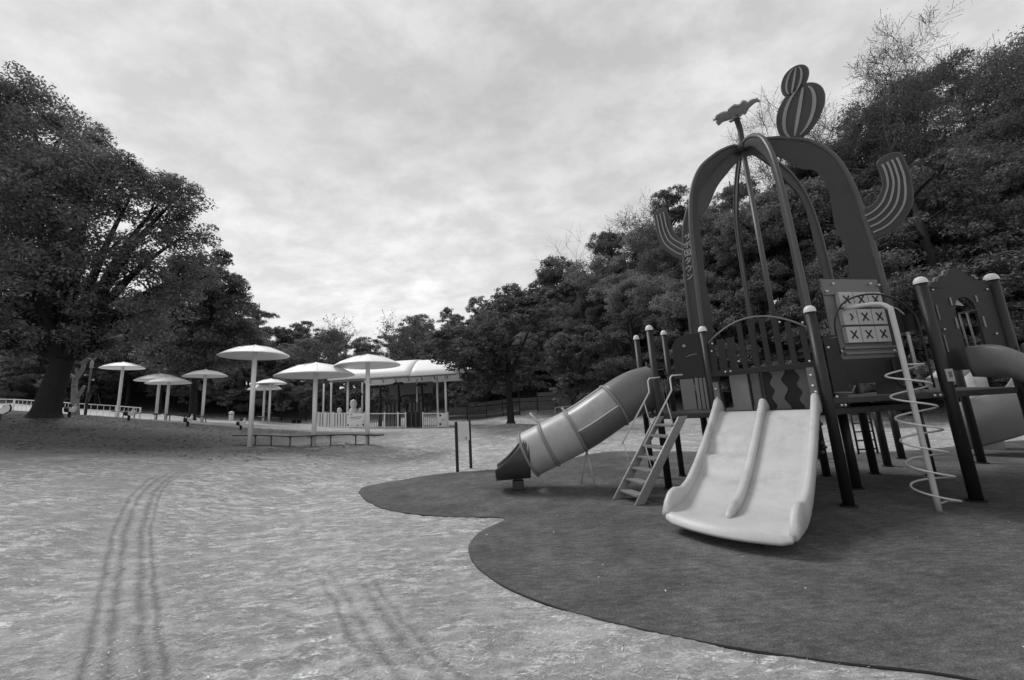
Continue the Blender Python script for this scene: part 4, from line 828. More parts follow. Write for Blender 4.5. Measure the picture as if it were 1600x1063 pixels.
p = at(361, 656, 34); p[2] = tz(p[0], p[1]); r = empty('bin', p); tag(r, 'pale litter bin left of the tallest umbrella pole, far back', 'litter bin'); MB().lathe([(0.16, 0), (0.2, 0.7), (0.21, 0.72), (0.15, 0.8), (0.001, 0.84)], 14).build('body', M['white'], r); MB().lathe([(0.215, 0.5), (0.215, 0.56)], 14).build('band', M['ring'], r)
# metal hoop rail
a_, b_ = at(868, 648, 22), at(925, 646, 22); r = empty('metal_rail', (a_[0], a_[1], tz(a_[0], a_[1]))); tag(r, 'thin pale metal bar frame on the sand behind the tube slide', 'handrail')
w_ = b_[0]-a_[0]; zt = 1.08
MB().tube(spl([(0, 0, -0.05), (0, 0, zt-0.15), (0.1, 0, zt), (w_/2, 0, zt+0.02), (w_-0.1, 0, zt+0.03), (w_, 0, zt-0.12), (w_, 0, -0.05)], 5), 0.035, 8).build('hoop', M['stripe'], r); MB().box((w_/2, 0, 0.5), (w_, 0.03, 0.03)).build('cross_bar', M['stripe'], r)

# ------------------------------------------------------------------ pavilion and its fence
PY = 30.0
def P_(px, py, Y=PY): return at(px, py, Y)
pa = P_(560, 664); pb_ = P_(697, 662); zb = (tz(pa[0], pa[1])+tz(pb_[0], pb_[1]))/2
x0, x1 = P_(526, 590)[0]-0.3, P_(714, 590)[0]; y0, y1 = PY-0.6, PY+6.5
r = empty('ride_pavilion', ((x0+x1)/2, PY+3, zb)); tag(r, 'open pavilion with a white curved roof on thin white columns', 'pavilion'); b0 = np.array(r.location)
zr = P_(620, 590)[2]; zt_ = P_(640, 562)[2]
def roofseg(xa, xb, dz, nm):
    n = 16; V = []; nx = 12
    for i in range(nx+1):
        fx = i/nx; x = xa+(xb-xa)*fx; endk = 0
        for k in range(n+1):
            f = k/n; y = y0-0.3+(y1-y0+0.6)*f; z = zr+(zt_-zr+0.25)*math.sin(math.pi*f)**0.75+dz
            if nm == 'r' and fx > 0.86: z -= (fx-0.86)/0.14*1.0*0.9*math.sin(math.pi*f)
            if nm == 'l' and fx < 0.18: z += -0.5*(0.18-fx)/0.18*math.sin(math.pi*f)
            V.append((x-b0[0], y-b0[1], z-b0[2]))
    Fc = [(i*(n+1)+j, (i+1)*(n+1)+j, (i+1)*(n+1)+j+1, i*(n+1)+j+1) for i in range(nx) for j in range(n)]
    o = MB().add(V, Fc, True).build('roof', M['roof'], r); md = o.modifiers.new('s', 'SOLIDIFY'); md.thickness = 0.08
xm = P_(645, 590)[0]
roofseg(x0, xm, 0.06, 'l'); roofseg(xm, x1, 0.0, 'r')
def hat(x, y): return tz(x, y)
for px in (543, 697, 684): 
    yy = PY if px != 684 else PY+2.5
    q = at(px, 640, yy); MB().tube([(q[0]-b0[0], q[1]-b0[1], hat(q[0], q[1])-b0[2]-0.1), (q[0]-b0[0], q[1]-b0[1], zr+0.2-b0[2])], 0.085, 10).build('column', M['white'], r)
for px, yy in ((517, PY+2), (505, PY+5), (566, PY+6), (652, PY+6)):
    q = at(px, 640, yy); MB().tube([(q[0]-b0[0], q[1]-b0[1], hat(q[0], q[1])-b0[2]-0.1), (q[0]-b0[0], q[1]-b0[1], zr+0.3-b0[2])], 0.07, 10).build('column', M['white'], r)
MB().bar((x0-b0[0], y0-b0[1], zr-0.07-b0[2]), (x1-b0[0], y0-b0[1], zr-0.07-b0[2]), 0.1, 0.14).build('eaves_beam', M['greyl'], r)
for k in range(8):
    x = x0+(x1-x0)*(k+0.5)/8; MB().tube([(x-b0[0], y0+(y1-y0)*f-b0[1], zr+0.0+(zt_-zr+0.05)*math.sin(math.pi*f)**0.75-b0[2]) for f in np.linspace(0.02, 0.98, 12)], 0.05, 6).build('roof_rib', M['grey'], r)
q = P_(600, 600); MB().box(((x0+xm)/2-b0[0]+1.4, PY+6.0-b0[1], (q[2]+zr)/2-b0[2]-0.35), (xm-x0-2.2, 0.1, 1.1)).build('rear_screen', M['grey'], r)
# interior of the ride: palm poles, striped screens, figures
def palm(px, top, Y, lab):
    p = at(px, 662, Y); z = tz(p[0], p[1]); h = at(px, top, Y)[2]-z; o = empty('palm_ornament', (p[0], p[1], z)); tag(o, lab, 'ornament', 'palm ornaments in the pavilion')
    MB().tube([(0, 0, 0), (0.05, 0, h*0.6), (0, 0, h*0.9)], [0.16, 0.11, 0.09], 8).build('trunk', M['interior'], o)
    for k in range(7):
        a = 2*math.pi*k/7; MB().strip([(0, 0), (0.25, 0.16), (0.5, 0.02)], [(0, -0.07), (0.24, 0.04), (0.46, -0.14)], (0, 0, h*0.92), (math.cos(a), math.sin(a), 0), (0, 0, 1), 0.03).build('frond', M['interior'], o)
palm(557, 612, PY+3, 'short dark palm-shaped ornament behind the white banner'); palm(594, 600, PY+3, 'dark palm-shaped ornament in the middle of the pavilion'); palm(623, 594, PY+3, 'tall dark palm-shaped ornament left of the gate'); palm(660, 596, PY+4, 'dark palm-shaped ornament at the right of the pavilion')
def figure(px, py, Y, s, mk, lab):
    p = at(px, py, Y); z = tz(p[0], p[1]); o = empty('ride_figure', (p[0], p[1], z)); tag(o, lab, 'ride figure', 'pale figures on the ride')
    MB().lathe([(0.22*s, 0), (0.3*s, 0.3*s), (0.32*s, 0.8*s), (0.22*s, 1.1*s), (0.12*s, 1.2*s)], 12).build('body', M[mk], o); MB().lathe([(0.001, 1.7*s), (0.16*s, 1.62*s), (0.22*s, 1.42*s), (0.16*s, 1.22*s), (0.08*s, 1.15*s)], 12).build('head', M['white'], o)
    MB().box((0, -0.3*s, 0.8*s), (0.5*s, 0.06, 0.08)).build('band', M['interior'], o)
figure(552, 662, PY+2, 1.35, 'white', 'tall pale figure behind the left part of the white banner'); figure(563, 662, PY+2, 0.95, 'white', 'short pale figure behind the right part of the white banner'); figure(530, 660, PY+3, 0.95, 'ridegrey', 'grey rounded figure above the striped pickets')
for px, wd, hh, mk, lab in ((611, 1.1, 1.9, 'ridegrey', 'dark striped screen left of the gate'), (650, 1.0, 2.1, 'ridegrey', 'dark striped box above the gate')):
    p = at(px, 664, PY+2.2); z = tz(p[0], p[1]); o = empty('striped_screen', (p[0], p[1], z)); tag(o, lab, 'screen'); n = 7
    for k in range(n): MB().box(((k-(n-1)/2)*wd/n, 0, hh/2), (wd/n*0.8, 0.06, hh*(0.96+0.04*(k % 2)))).build('slat', M[('ridegrey', 'interior')[k % 2]], o)
    for k in (-1, 1): MB().tube([(k*wd/2, 0, 0), (k*wd/2, 0, hh+0.4)], 0.04, 6).build('screen_post', M['grey'], o)
# picket fence in front
FP = [(497, 654), (508, 656), (520, 658), (543, 661), (570, 661), (601, 661.5), (622, 662), (634, 667)]
r = empty('picket_fence', P_(497, 654)); tag(r, 'white fence of pickets and framed bays before the pavilion, left of the gate', 'fence')
Q = [at(a, b, PY-1.2+(3-3*min(1, (a-497)/46)) ) for a, b in FP]; Q = [np.array((q[0], q[1], tz(q[0], q[1]))) for q in Q]; b0 = np.array(Q[0]); r.location = b0; hF = 1.12
def fence_run(Q, r, b0, picket_ix):
    for i, q in enumerate(Q): MB().box((0, 0, hF/2), (0.09, 0.09, hF+0.12)).build('fence_post', M['white'], r, loc=tuple(q-b0))
    for i, (a, b) in enumerate(zip(Q[:-1], Q[1:])):
        for z in (0.08, hF-0.05): MB().bar(a-b0+Z3*z, b-b0+Z3*z, 0.05, 0.06).build('rail', M['white'], r)
        L = np.linalg.norm(b-a); n = max(2, int(L/(0.14 if i in picket_ix else 0.13)))
        for k in range(n):
            c = a+(b-a)*(k+0.5)/n-b0; tall = i in picket_ix
            MB().box((c[0], c[1], c[2]+hF/2), (0.085 if tall else 0.035, 0.02, hF*(1.0 if tall else 0.9))).build('picket', M['white'] if (k % 3 != 2 and tall) else M['grey'], r)
fence_run(Q, r, b0, (0, 1, 2))
Q2 = [at(a, b, PY-1.2) for a, b in ((661, 664), (684, 662), (700, 661))]; Q2 = [np.array((q[0], q[1], tz(q[0], q[1]))) for q in Q2]
r = empty('picket_fence', Q2[0]); tag(r, 'short white fence in front of the pavilion, right of the dark gate', 'fence'); fence_run(Q2, r, np.array(Q2[0]), ())
def banner(a, b, label, marks):
    r = empty('banner', a); tag(r, label, 'banner', None); d = b-a; L = np.linalg.norm(d); d = d/L; nf = np.array((d[1], -d[0], 0)); nf = nf if nf[1] < 0 else -nf
    MB().bar(d*0.04+nf*0.08+Z3*0.58, d*(L-0.04)+nf*0.08+Z3*0.58, 0.02, 1.0).build('banner_sheet', M['white'], r)
    for u, z, w2, h2, mk in marks: MB().box(d*L*u+nf*0.095+Z3*z, (w2, 0.008, h2), math.atan2(d[1], d[0])).build('banner_mark', M[mk], r)
banner(Q[3], Q[4], 'white banner with dark dots and lines on the pavilion fence', [(0.5, 0.80, 0.9, 0.05, 'grey'), (0.5, 0.68, 0.7, 0.04, 'greyl'), (0.06, 0.98, 0.08, 0.08, 'interior'), (0.25, 0.99, 0.08, 0.08, 'interior'), (0.06, 0.22, 0.09, 0.13, 'interior'), (0.28, 0.2, 0.06, 0.07, 'grey'), (0.62, 0.2, 0.09, 0.08, 'interior'), (0.93, 0.25, 0.10, 0.14, 'interior'), (0.93, 0.5, 0.06, 0.08, 'grey')])
banner(Q2[1], Q2[2], 'small white banner with two black dots at the right end of the pavilion fence', [(0.28, 0.92, 0.14, 0.15, 'interior'), (0.28, 0.28, 0.15, 0.16, 'interior'), (0.62, 0.6, 0.3, 0.05, 'greyl')])
r = empty('entrance_gate', Q[7]); tag(r, 'dark barred gate in the white pavilion fence', 'gate'); d = Q2[0]-Q[7]
for k in range(11): c = d*(k+0.5)/11; MB().box((c[0], c[1], c[2]+0.62), (0.05, 0.03, 1.15+0.12*math.sin(k*1.3))).build('gate_bar', M['interior'] if k % 3 else M['ridegrey'], r)
for z in (0.15, 1.1): MB().bar(Z3*z+np.array((0, 0.03, 0)), d+Z3*z+np.array((0, 0.03, 0)), 0.04, 0.14).build('gate_rail', M['interior'], r)
MB().bar(Z3*0.62+np.array((0, 0.07, 0)), d+Z3*0.62+np.array((0, 0.07, 0)), 0.02, 0.95).build('gate_panel', M['interior'], r)

# ------------------------------------------------------------------ timber terrace fence on the right bank
def terrace(pts, rows, rh, pw, label, lift=0.0):
    P = [np.array(at(a, 640, Y)) for a, Y in pts]; P = [np.array((q[0], q[1], tz(q[0], q[1]))) for q in P]; r = empty('timber_fence', P[0]); tag(r, label, 'fence'); b0 = P[0]
    stops = []
    for i in range(len(P)-1):
        L = np.linalg.norm((P[i+1]-P[i])[:2]); n = max(1, int(L/pw)); stops += [P[i]+(P[i+1]-P[i])*k/n for k in range(n)]
    stops.append(P[-1]); rr = random.Random(3); zs = np.interp(np.arange(len(stops)), np.arange(len(stops)), [tz(q[0], q[1]) for q in stops])
    dm = {}
    for i, q in enumerate(stops):
        MB().box((q[0]-b0[0], q[1]-b0[1], zs[i]-b0[2]+lift+rows*rh/2), (0.1, 0.1, rows*rh+0.25)).build('fence_post', M['bark'], r)
        if i == len(stops)-1: break
        a, b = q, stops[i+1]
        for k in range(rows):
            if rr.random() < 0.04: continue
            z = zs[i]-b0[2]+lift+rh*(k+0.5); MB().bar(a-b0+np.array((0.03, 0, 0)), b-b0+np.array((-0.03, 0, 0)), 0.05, rh*0.78).build('plank', M['plank'], r, loc=(0, 0, z-(a[2]-b0[2]+b[2]-b0[2])/2+rr.uniform(-.02, .02)))
terrace([(700, 38.2), (760, 37.6), (812, 36.5)], 4, 0.42, 1.5, 'weathered timber plank fence at the foot of the wood, left of the middle tree')
terrace([(812, 35.8), (870, 34.5), (920, 33), (975, 30.5)], 4, 0.42, 1.4, 'weathered timber plank fence stepping up the bank behind the tube slide', lift=0.55)

# ------------------------------------------------------------------ trees
def crown(lobes, nleaf, size, seed, clump=16, droop=0.0, flat=1.0, shell=0.62, aspect=0.55):
    g_ = np.random.default_rng(seed); L = np.array([(*c, r_) for c, r_ in lobes]); wts = L[:, 3]**2; wts /= wts.sum(); cl = []
    for l in L:
        n = int(clump*max(1, l[3]*1.2))
        for _ in range(n):
            d = g_.normal(size=3); d /= np.linalg.norm(d); d[2] *= 0.85
            if d[2] < -0.5 and g_.random() < 0.5: d[2] = abs(d[2])
            rad = l[3]*(shell+(1.04-shell)*g_.random()**0.5); cl.append((*(l[:3]+d*rad*np.array((1, 1, flat))), l[3]*g_.uniform(0.16, 0.34)))
    cl = np.array(cl); w2 = cl[:, 3]**2; w2 /= w2.sum(); k = g_.choice(len(cl), nleaf, p=w2); c = cl[k]
    u = g_.normal(size=(nleaf, 3)); u /= np.linalg.norm(u, axis=1)[:, None]; u *= (g_.random(nleaf)**0.45)[:, None]; u[:, 2] *= 0.62
    pos = c[:, :3]+u*c[:, 3:4]*1.25
    pos[:, 2] -= droop*np.hypot(u[:, 0], u[:, 1])*c[:, 3]
    nrm_ = g_.normal(size=(nleaf, 3))*0.75+np.array((0, 0, 0.75))+u*0.8; nrm_ /= np.linalg.norm(nrm_, axis=1)[:, None]
    a = np.cross(nrm_, g_.normal(size=(nleaf, 3))); a /= np.linalg.norm(a, axis=1)[:, None]; b = np.cross(nrm_, a)
    s = size*g_.uniform(0.6, 1.35, nleaf)[:, None]; V = np.stack([pos-a*s, pos+b*s*aspect+nrm_*s*0.12, pos+a*s, pos-b*s*aspect+nrm_*s*0.12], 1).reshape(-1, 3); Fq = np.arange(nleaf*4).reshape(-1, 4); return V, Fq
def limbs(base, h, r0, targets, seed, lean=(0, 0)):
    m_ = MB(); rr = random.Random(seed); fork = np.array((lean[0]*0.45, lean[1]*0.45, h*0.42))
    tr = spl([(0, 0, -0.3), (0.03, 0.02, 0.4), tuple(fork*0.5+np.array((0, 0, 0.0))), tuple(fork)], 4); n = len(tr)
    m_.tube(tr, [r0*(1.45 if i == 0 else 1.25 if i < 3 else 1.0)*(1-0.35*i/n) for i in range(n)], 10)
    for t in targets:
        t = np.array(t); mid = fork+(t-fork)*0.5+np.array((rr.uniform(-.3, .3), rr.uniform(-.3, .3), 0.15*np.linalg.norm(t-fork)*0.5)); st = fork+np.array((0, 0, rr.uniform(-0.25, 0)*h*0.3))
        pts = spl([tuple(st), tuple(mid), tuple(t)], 5); k = len(pts); m_.tube(pts, [r0*0.55*(1-0.85*i/(k-1)) for i in range(k)], 7)
        for _ in range(3):
            j = rr.randrange(3, k); e = pts[j]+np.array((rr.uniform(-1, 1), rr.uniform(-1, 1), rr.uniform(0.1, 0.9)))*0.28*h*0.4; m_.tube([pts[j], (pts[j]+e)/2+np.array((0, 0, 0.1)), e], [r0*0.2, r0*0.12, r0*0.03], 5)
    return m_
def tree_obj(loc, cm, tmesh, label, group, name='broadleaf_tree', sc=1, rz=0, cat='tree'):
    e = empty(name, loc, rz); e.scale = (sc, sc, sc) if not hasattr(sc, '__len__') else sc; tag(e, label, cat, group); link('trunk', tmesh, e); link('crown', cm, e); return e
VAR = []; VARN = []
for v in range(8):
    rr = random.Random(50+v); h = 9.0; lobes = []
    for k in range(9):
        a = rr.uniform(0, 6.28); q = rr.uniform(0.4, 2.4); z = rr.uniform(4.0, 8.2) if k else 8.0; q *= 1-0.45*max(0, z-5.5)/3; lobes.append(((q*math.cos(a), q*math.sin(a), z), rr.uniform(1.1, 1.75)))
    for k in range(3): a = rr.uniform(0, 6.28); lobes.append(((1.7*math.cos(a), 1.7*math.sin(a), rr.uniform(2.4, 3.6)), 1.1))
    V, Fq = crown(lobes, 17000, 0.115, 100+v); cm = mesh('crown', V, Fq, False, [M['leaf_wood']])
    tb = limbs(None, h, 0.2, [l[0] for l in lobes[:7]], v); tm = mesh('trunk', tb.v, tb.f, tb.sm, [M['bark']]); VAR.append((cm, tm))
    if v < 4: V, Fq = crown(lobes, 48000, 0.062, 300+v, clump=22); VARN.append((mesh('crown', V, Fq, False, [M['leaf_wood']]), tm))
FIR = []
for v in range(3):
    rr = random.Random(80+v); lobes = []
    for k in range(26):
        z = 1.8+7.6*(k/26); q = (1.0-0.72*(k/26))*3.2*rr.uniform(0.5, 1.05); a = rr.uniform(0, 6.28); lobes.append(((q*math.cos(a), q*math.sin(a), z), rr.uniform(0.9, 1.5)*(1-0.3*k/26)))
    V, Fq = crown(lobes, 52000, 0.075, 200+v, clump=12, droop=0.9, flat=0.35, shell=0.2, aspect=0.3); cm = mesh('crown', V, Fq, False, [M['leaf_fir']])
    tb = MB(); tb.tube([(0, 0, -0.3), (0, 0, 1.0), (0.05, 0, 5), (0, 0, 9.4)], [0.34, 0.26, 0.17, 0.03], 10)
    for c, r_ in lobes: tb.tube([(0, 0, c[2]-0.5), (c[0]*0.5, c[1]*0.5, c[2]-0.15), (c[0], c[1], c[2])], [0.07, 0.05, 0.015], 5)
    tm = mesh('trunk', tb.v, tb.f, tb.sm, [M['bark']]); FIR.append((cm, tm))
# skyline of the wood in the photograph: (px, py)
SKY = [(-400, 420), (0, 440), (200, 445), (300, 452), (370, 462), (400, 470), (440, 490), (500, 505), (555, 520), (590, 527), (640, 497), (700, 478), (750, 455), (820, 440), (880, 405), (940, 365), (980, 348), (1040, 330), (1100, 300), (1200, 260), (1300, 235), (1400, 190), (1500, 120), (1560, 85), (1600, 60), (1800, -40), (2100, -200)]
def skyy(px): return float(np.interp(px, [a for a, b in SKY], [b for a, b in SKY]))
foot_px = [(a, Y) for a, Y, z in FOOT][::-1]; hill_px = [(a, Y) for a, Y, z in HILL][::-1]
def fY(px): return float(np.interp(px, [a for a, Y in foot_px], [Y for a, Y in foot_px]))
def hY(px): return float(np.interp(px, [a for a, Y in hill_px], [Y for a, Y in hill_px]))
rr = random.Random(11); cnt = 0
GL = 'trees of the far wood on the left'; GM = 'trees of the wood behind the pavilion'; GR = 'trees on the hillside to the right'
for row in range(6):
    px = -260+row*17
    while px < 1900:
        f = row/5.0; Y = fY(px)+1.0+(hY(px)-fY(px))*f+rr.uniform(-0.6, 0.6)+(6 if row == 5 and px < 560 else 0)
        p = at(px, 640, Y); z = tz(p[0], p[1]); dist = math.hypot(p[0], p[1])
        # height so that the last row meets the skyline, front rows lower
        pz = np.array((p[0], p[1], z)); target = skyy(px)+(0 if row == 5 else (5-row)*17)
        zs = z+np.arange(3.0, 16, 0.25); ys = np.array([pj((p[0], p[1], q))[1] for q in zs]); kk = int(np.argmin(abs(ys-target))); h = float(zs[kk]-z)
        h = min(max(h, 4.5), 11.5)*rr.uniform(0.72, 1.04) if row < 5 else min(max(h, 4.5), 14)*rr.uniform(0.92, 1.03)
        s = h/9.4; step = 3.1*s*F/Y*1.35*(1+0.35*rr.random())
        fir = rr.random() < (0.16 if px < 900 else 0.3)
        cm, tm = FIR[rr.randrange(3)] if fir else (VARN[rr.randrange(4)] if Y < 40 and px > 850 else VAR[rr.randrange(8)])
        grp, lab = (GL, 'leafy tree in the dark wood behind the left umbrellas') if px < 430 else (GM, 'leafy tree in the wood rising behind the pavilion roof') if px < 800 else (GR, 'leafy tree on the wooded hillside right of the pavilion, behind the cactus tower')
        lv = ('at the foot of the wood', 'low on the slope', 'on the lower slope', 'half way up the slope', 'high on the slope', 'on the skyline')[row]
        wh = [w_ for lim, w_ in ((0, 'left of the big tree'), (110, 'behind the big tree trunk'), (230, 'behind the leftmost umbrella'), (330, 'behind the overlapping umbrellas'), (430, 'behind the tallest umbrella'), (520, 'above the low wide umbrella'), (610, 'above the left pavilion roof'), (700, 'above the right pavilion roof'), (800, 'above the information sign'), (860, 'above the tube slide exit'), (960, 'above the tube slide'), (1060, 'left of the cactus arm'), (1180, 'behind the left cage ribs'), (1300, 'behind the cactus cage centre'), (1400, 'behind the game panel'), (1500, 'right of the right cactus arm'), (1610, 'above the right tower'), (9999, 'beyond the right edge')) if px < lim][0]
        lab = ('layered needled tree ' if fir else 'leafy tree ')+lv+', '+wh
        tree_obj((p[0], p[1], z-0.1), cm, tm, lab, grp + (' with needles' if fir else ''), 'conifer_tree' if fir else 'broadleaf_tree', (s*rr.uniform(0.9, 1.15), s*rr.uniform(0.9, 1.15), s), rr.uniform(0, 6.28)); cnt += 1
        px += max(step, 22)
print('wood trees', cnt)
# middle dark tree by the timber fence
p = at(798, 661, 24); z = tz(p[0], p[1]); tree_obj((p[0], p[1], z), *VAR[2], 'dark broad layered tree with a bare lower trunk in front of the timber fence', None, 'broadleaf_tree', (1.3, 1.3, 0.84), 0.6)
p = at(905, 640, 30); z = tz(p[0], p[1]); tree_obj((p[0], p[1], z), *VAR[3], 'tree with dark trunk behind the metal bar frame and the tube slide', None, 'broadleaf_tree', 0.8, 2)
# layered trees close behind the structure
for px, Y, sc, rz in ((1000, 27, 0.85, 0.3), (1130, 23.5, 0.85, 1.0), (1290, 19.5, 0.72, 2.0), (1420, 17.5, 0.62, 3.0), (1560, 16.5, 0.66, 4.0), (1740, 15.5, 0.8, 5.0)):
    p = at(px, 640, Y); tree_obj((p[0], p[1], tz(p[0], p[1])-0.2), *FIR[int(px) % 3], 'low spreading layered tree near the play structure, '+{1000: 'left of the left cactus arm', 1130: 'behind the left cage ribs', 1290: 'behind the game panel', 1420: 'between game panel and right tower', 1560: 'behind the right tower', 1740: 'beyond the right edge'}[px], 'near layered trees behind the play structure', 'conifer_tree', (sc*1.35, sc*1.35, sc), rz)
# big dark tree on the left
tb_p = at(68, 651, 17); TB = np.array((tb_p[0], tb_p[1], tz(tb_p[0], tb_p[1])))
lob = [(-60, 190, 17, 3.0), (0, 190, 17, 2.6), (40, 160, 17.5, 1.9), (85, 225, 17, 2.2), (130, 205, 18, 1.3), (290, 365, 18.5, 1.5), (275, 435, 18.5, 1.6), (312, 425, 19.5, 1.3), (140, 290, 16, 2.5), (205, 305, 17, 2.2), (255, 310, 18, 1.8), (285, 300, 18.5, 1.1), (20, 320, 15, 3.0), (120, 390, 15.5, 2.5), (50, 470, 15, 2.3), (-40, 440, 15, 3.0), (205, 400, 16.5, 1.2), (255, 390, 18, 1.6), (180, 490, 16.5, 1.7), (250, 480, 18.5, 1.5), (110, 520, 16.5, 1.5), (-10, 545, 16, 1.4), (30, 530, 16.5, 1.2), (235, 530, 18.5, 1.1), (160, 545, 17.5, 1.0), (-120, 300, 17, 4), (-120, 500, 17, 3)]
LB2 = [(tuple(at(a, b, Y)-TB), r_*0.92) for a, b, Y, r_ in lob]
e = empty('oak_tree', TB); tag(e, 'big dark broadleaf tree with a thick leaning trunk at the left edge', 'tree')
V, Fq = crown(LB2, 165000, 0.085, 5, clump=17, droop=0.5, shell=0.35, aspect=0.42); link('crown', mesh('crown', V, Fq, False, [M['leaf_oak']]), e)
m_ = MB(); t1 = at(86, 598, 17)-TB; fork = at(100, 560, 17)-TB
m_.tube(spl([(0, 0, -0.4), (0.1, 0, 0.3), tuple(t1), tuple(fork)], 5), [0.85, 0.78, 0.70, 0.6, 0.52, 0.47, 0.45, 0.43, 0.42, 0.41, 0.40, 0.39, 0.38, 0.37, 0.36, 0.35][:16], 14)
for (c, r_) in LB2:
    c = np.array(c); mid = fork+(c-fork)*0.5+np.array((0, 0, 0.1*np.linalg.norm(c-fork))); pts = spl([tuple(fork*0.97), tuple(mid), tuple(c)], 6); k = len(pts); m_.tube(pts, [0.24*(1-0.88*i/(k-1)) for i in range(k)], 8)
    rq = random.Random(int(abs(c[0]*100)))
    for _ in range(6):
        j = rq.randrange(5, k); d_ = np.array((rq.uniform(-1, 1), rq.uniform(-1, 1), rq.uniform(-0.3, 1)))*r_*0.8; m_.tube([pts[j], pts[j]+d_*0.5+np.array((0, 0, 0.1)), pts[j]+d_], [0.06, 0.04, 0.012], 5)
m_.build('trunk', M['bark'], e)
# second tree right of it
p2 = at(300, 640, 30); T2 = np.array((p2[0], p2[1], tz(p2[0], p2[1]))); lob = [(330, 410, 29, 1.5), (340, 450, 29, 1.9), (300, 470, 28.5, 2.3), (355, 490, 29, 2.0), (310, 530, 28.5, 2.3), (345, 560, 29.5, 1.8), (270, 560, 28.5, 1.8), (375, 520, 30, 1.6), (290, 430, 29.5, 1.6)]
LB3 = [(tuple(at(a, b, Y)-T2), r_) for a, b, Y, r_ in lob]; e = empty('broadleaf_tree', T2); tag(e, 'mid-sized leafy tree behind the left umbrellas, right of the big dark tree', 'tree'); V, Fq = crown(LB3, 50000, 0.11, 6, droop=0.4, shell=0.4); link('crown', mesh('crown', V, Fq, False, [M['leaf_oak']]), e)
tb = limbs(None, 8.0, 0.28, [l[0] for l in LB3], 4); tb.build('trunk', M['bark'], e)
# bare trees
def branching(base, d0, L0, r0, depth, seed, spread=0.55, up=0.15, sides=5, tw=0.012):
    rq = random.Random(seed); m_ = MB()
    def grow(p, d, L, r, k):
        pts = [p]; dd = np.array(d, float)
        for i in range(3):
            dd = dd+np.array((rq.uniform(-1, 1), rq.uniform(-1, 1), rq.uniform(-1, 1)))*0.16+np.array((0, 0, up*0.2)); dd /= np.linalg.norm(dd); pts.append(pts[-1]+dd*L/3)
        r2 = max(tw, r*0.62); m_.tube(pts, [r, r*0.87, r*0.74, r2], sides if k > 2 else 3, caps=False)
        if k == 0: return
        nb = 3 if k > 1 else 4
        for i in range(nb):
            q = pts[3] if i < 2 else pts[rq.choice((1, 2))]; ax = np.array((rq.uniform(-1, 1), rq.uniform(-1, 1), rq.uniform(-0.6, 1)+up)); ax /= np.linalg.norm(ax); nd_ = dd*(1-spread)+ax*spread; nd_ /= np.linalg.norm(nd_); grow(q, nd_, L*rq.uniform(0.62, 0.86), r2*0.8, k-1)
    grow(np.array(base, float), np.array(d0, float)/np.linalg.norm(d0), L0, r0, depth); return m_
def bare(px, py, Y, h, label, depth, seed, leafn=0, mk='twig', spread=0.55, leaf='leaf_pale', d0=(0, 0, 1), r0=0.16, cz=None, lsz=0.06, name='bare_tree'):
    p = at(px, py, Y); z = tz(p[0], p[1]) if cz is None else p[2]; e = empty(name, (p[0], p[1], z)); tag(e, label, 'tree'); m_ = branching((0, 0, -0.2), d0, h*0.33, r0, depth, seed, spread); m_.build('trunk', M[mk], e)
    if leafn:
        V0 = np.array(m_.v); g_ = np.random.default_rng(seed); k = g_.integers(len(V0)//6, len(V0), leafn); pos = V0[k]+g_.normal(size=(leafn, 3))*0.14; a = g_.normal(size=(leafn, 3)); a /= np.linalg.norm(a, axis=1)[:, None]; b = np.cross(a, g_.normal(size=(leafn, 3))); b /= np.linalg.norm(b, axis=1)[:, None]; s = lsz
        V = np.stack([pos-a*s, pos+b*s*0.5, pos+a*s, pos-b*s*0.5], 1).reshape(-1, 3); link('crown', mesh('crown', V, np.arange(leafn*4).reshape(-1, 4), False, [M[leaf]]), e)
    return e
def topped(px, pyt, Y): p = at(px, pyt, Y); return p[2]-tz(p[0], p[1])
bare(1470, 300, 21, topped(1440, 10, 21)*0.92, 'tall nearly bare tree with fine twigs against the sky at the upper right', 7, 3, 26000, r0=0.3, d0=(-0.1, 0, 1), lsz=0.035)
bare(1400, 300, 23, topped(1380, 70, 23)*0.88, 'nearly bare spreading tree left of the tallest bare tree at the upper right', 7, 8, 26000, r0=0.22, d0=(-0.25, 0, 1), lsz=0.035)
bare(1560, 300, 20, topped(1560, 60, 20)*0.9, 'thin-leaved spreading tree at the upper right corner, right of the tallest bare tree', 7, 14, 26000, r0=0.24, d0=(-0.1, 0, 1), lsz=0.05)
bare(895, 400, 46, topped(875, 355, 46), 'small bare tree sticking out of the hillside skyline', 5, 5, 0, r0=0.16, d0=(-0.35, 0, 1))
bare(960, 400, 43, topped(960, 330, 43), 'thin-leaved tree on the hillside skyline left of the cactus arm', 6, 6, 2500, r0=0.14, lsz=0.1)
bare(640, 500, 50, topped(628, 500, 50), 'pale thin-leaved tree above the pavilion roof', 6, 9, 3000, r0=0.14, lsz=0.11)
bare(520, 500, 50, topped(520, 500, 50), 'feathery thin-leaved tree on the skyline left of the pavilion', 6, 12, 3000, r0=0.14, lsz=0.11)
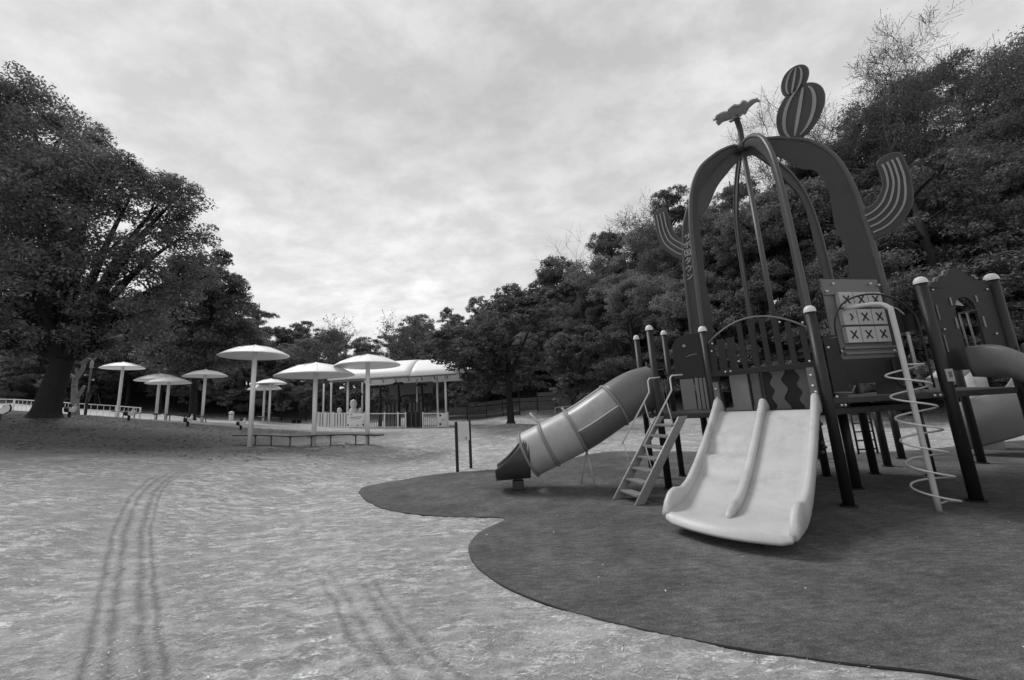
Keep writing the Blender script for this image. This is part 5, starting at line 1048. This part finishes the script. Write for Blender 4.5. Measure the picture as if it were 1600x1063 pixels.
# pale pollarded tree
p = at(117, 645, 21.5); zt0 = tz(p[0], p[1]); e = empty('pollarded_tree', (p[0], p[1], zt0)); tag(e, 'small pale leafless tree with lopped branches right of the big trunk', 'tree'); m_ = MB()
def pp(a, b, Y=21.5): q = at(a, b, Y); return q-np.array((p[0], p[1], zt0))
for pts, r0 in (([(117, 650), (117, 620), (116, 605)], 0.2), ([(116, 605), (118, 593), (122, 588), (130, 575), (131, 566), (140, 560)], 0.13), ([(118, 592), (112, 587), (108, 584)], 0.10), ([(119, 622), (127, 612), (132, 603)], 0.10), ([(122, 588), (119, 580), (120, 575)], 0.08), ([(131, 566), (135, 562), (146, 562), (150, 559)], 0.06)):
    P = [pp(*q) for q in pts]; n = len(P); m_.tube(spl([tuple(q) for q in P], 4), list(np.linspace(r0, r0*0.55, (n-1)*4+1)), 8)
m_.build('trunk', M['palebark'], e)

# ------------------------------------------------------------------ scatter: straw and fallen leaves
def scatter(name, pts, size, m, label, seed, asp=0.25, lift=0.006, curl=0.02):
    g_ = np.random.default_rng(seed); n = len(pts); z = TZ(pts[:, 0], pts[:, 1])+lift; a = g_.uniform(0, math.pi, n)*0.5-0.4+g_.normal(size=n)*0.5; s = size*(0.35+1.5*g_.random(n)**2.2); ca, sa_ = np.cos(a)*s, np.sin(a)*s; w_ = asp*g_.uniform(0.5, 1.4, n)
    h = g_.uniform(0, curl, n); px_, py_ = pts[:, 0], pts[:, 1]
    V = np.stack([np.stack([px_-ca, py_-sa_, z+g_.uniform(0, curl, n)], 1), np.stack([px_+sa_*w_, py_-ca*w_, z+h*0.4], 1), np.stack([px_+ca, py_+sa_, z+h], 1), np.stack([px_-sa_*w_, py_+ca*w_, z+h*0.3], 1)], 1).reshape(-1, 3)
    o = link(name, mesh(name, V, np.arange(n*4).reshape(-1, 4), False, [m])); tag(o, label, kind='stuff', cat=name.replace('_', ' '))
g_ = np.random.default_rng(31); pts = []
while len(pts) < 13000:
    y = 1.2+10*g_.random()**1.6; x = g_.uniform(-1.45, 0.85)*(y+0.6)
    if vnoise(np.array([x]), np.array([y]), 1.1, 44)[0] < 0.42+0.25*g_.random(): continue
    if -4.5 < x and inside(x, y): continue
    pts.append((x, y))
scatter('dry_straw', np.array(pts), 0.015, M['straw'], 'bleached straw and grass bits scattered over the sandy ground', 1, 0.11, curl=0.006)
pts = np.stack([g_.uniform(-24, -6, 9000), g_.uniform(10.5, 22, 9000)], 1); keep = vnoise(pts[:, 0], pts[:, 1], 0.8, 5)+np.clip((-pts[:, 0]-4)/14, 0, 1)*0.5 > 0.75; pts = pts[keep]
scatter('fallen_leaves', pts, 0.05, M['litter'], 'dark fallen leaves scattered on the bank under the big tree', 2, 0.6, curl=0.03)
pts = []
while len(pts) < 90:
    x, y = g_.uniform(-2, 7), g_.uniform(1.8, 9)
    if inside(x, y): pts.append((x, y))
scatter('leaf_crumbs', np.array(pts), 0.012, M['straw'], 'tiny pale leaf crumbs lying on the rubber surface', 3, 0.5, lift=0.018, curl=0.004)

# tell apart the few wood trees that ended up with the same words
_d = {}
for o in bpy.data.objects:
    if o.parent is None and o.get('category') == 'tree': _d.setdefault(o['label'], []).append(o)
for lab, L in _d.items():
    if len(L) > 1:
        L.sort(key=lambda o: math.atan2(o.location.x, o.location.y))
        wd = {2: ('left one', 'right one'), 3: ('left one', 'middle one', 'right one')}.get(len(L), tuple(w_+' from left' for w_ in ('first', 'second', 'third', 'fourth', 'fifth', 'sixth', 'seventh')) if len(L) < 8 else None)
        if wd:
            for o, w1 in zip(L, wd): o['label'] = lab+', '+w1
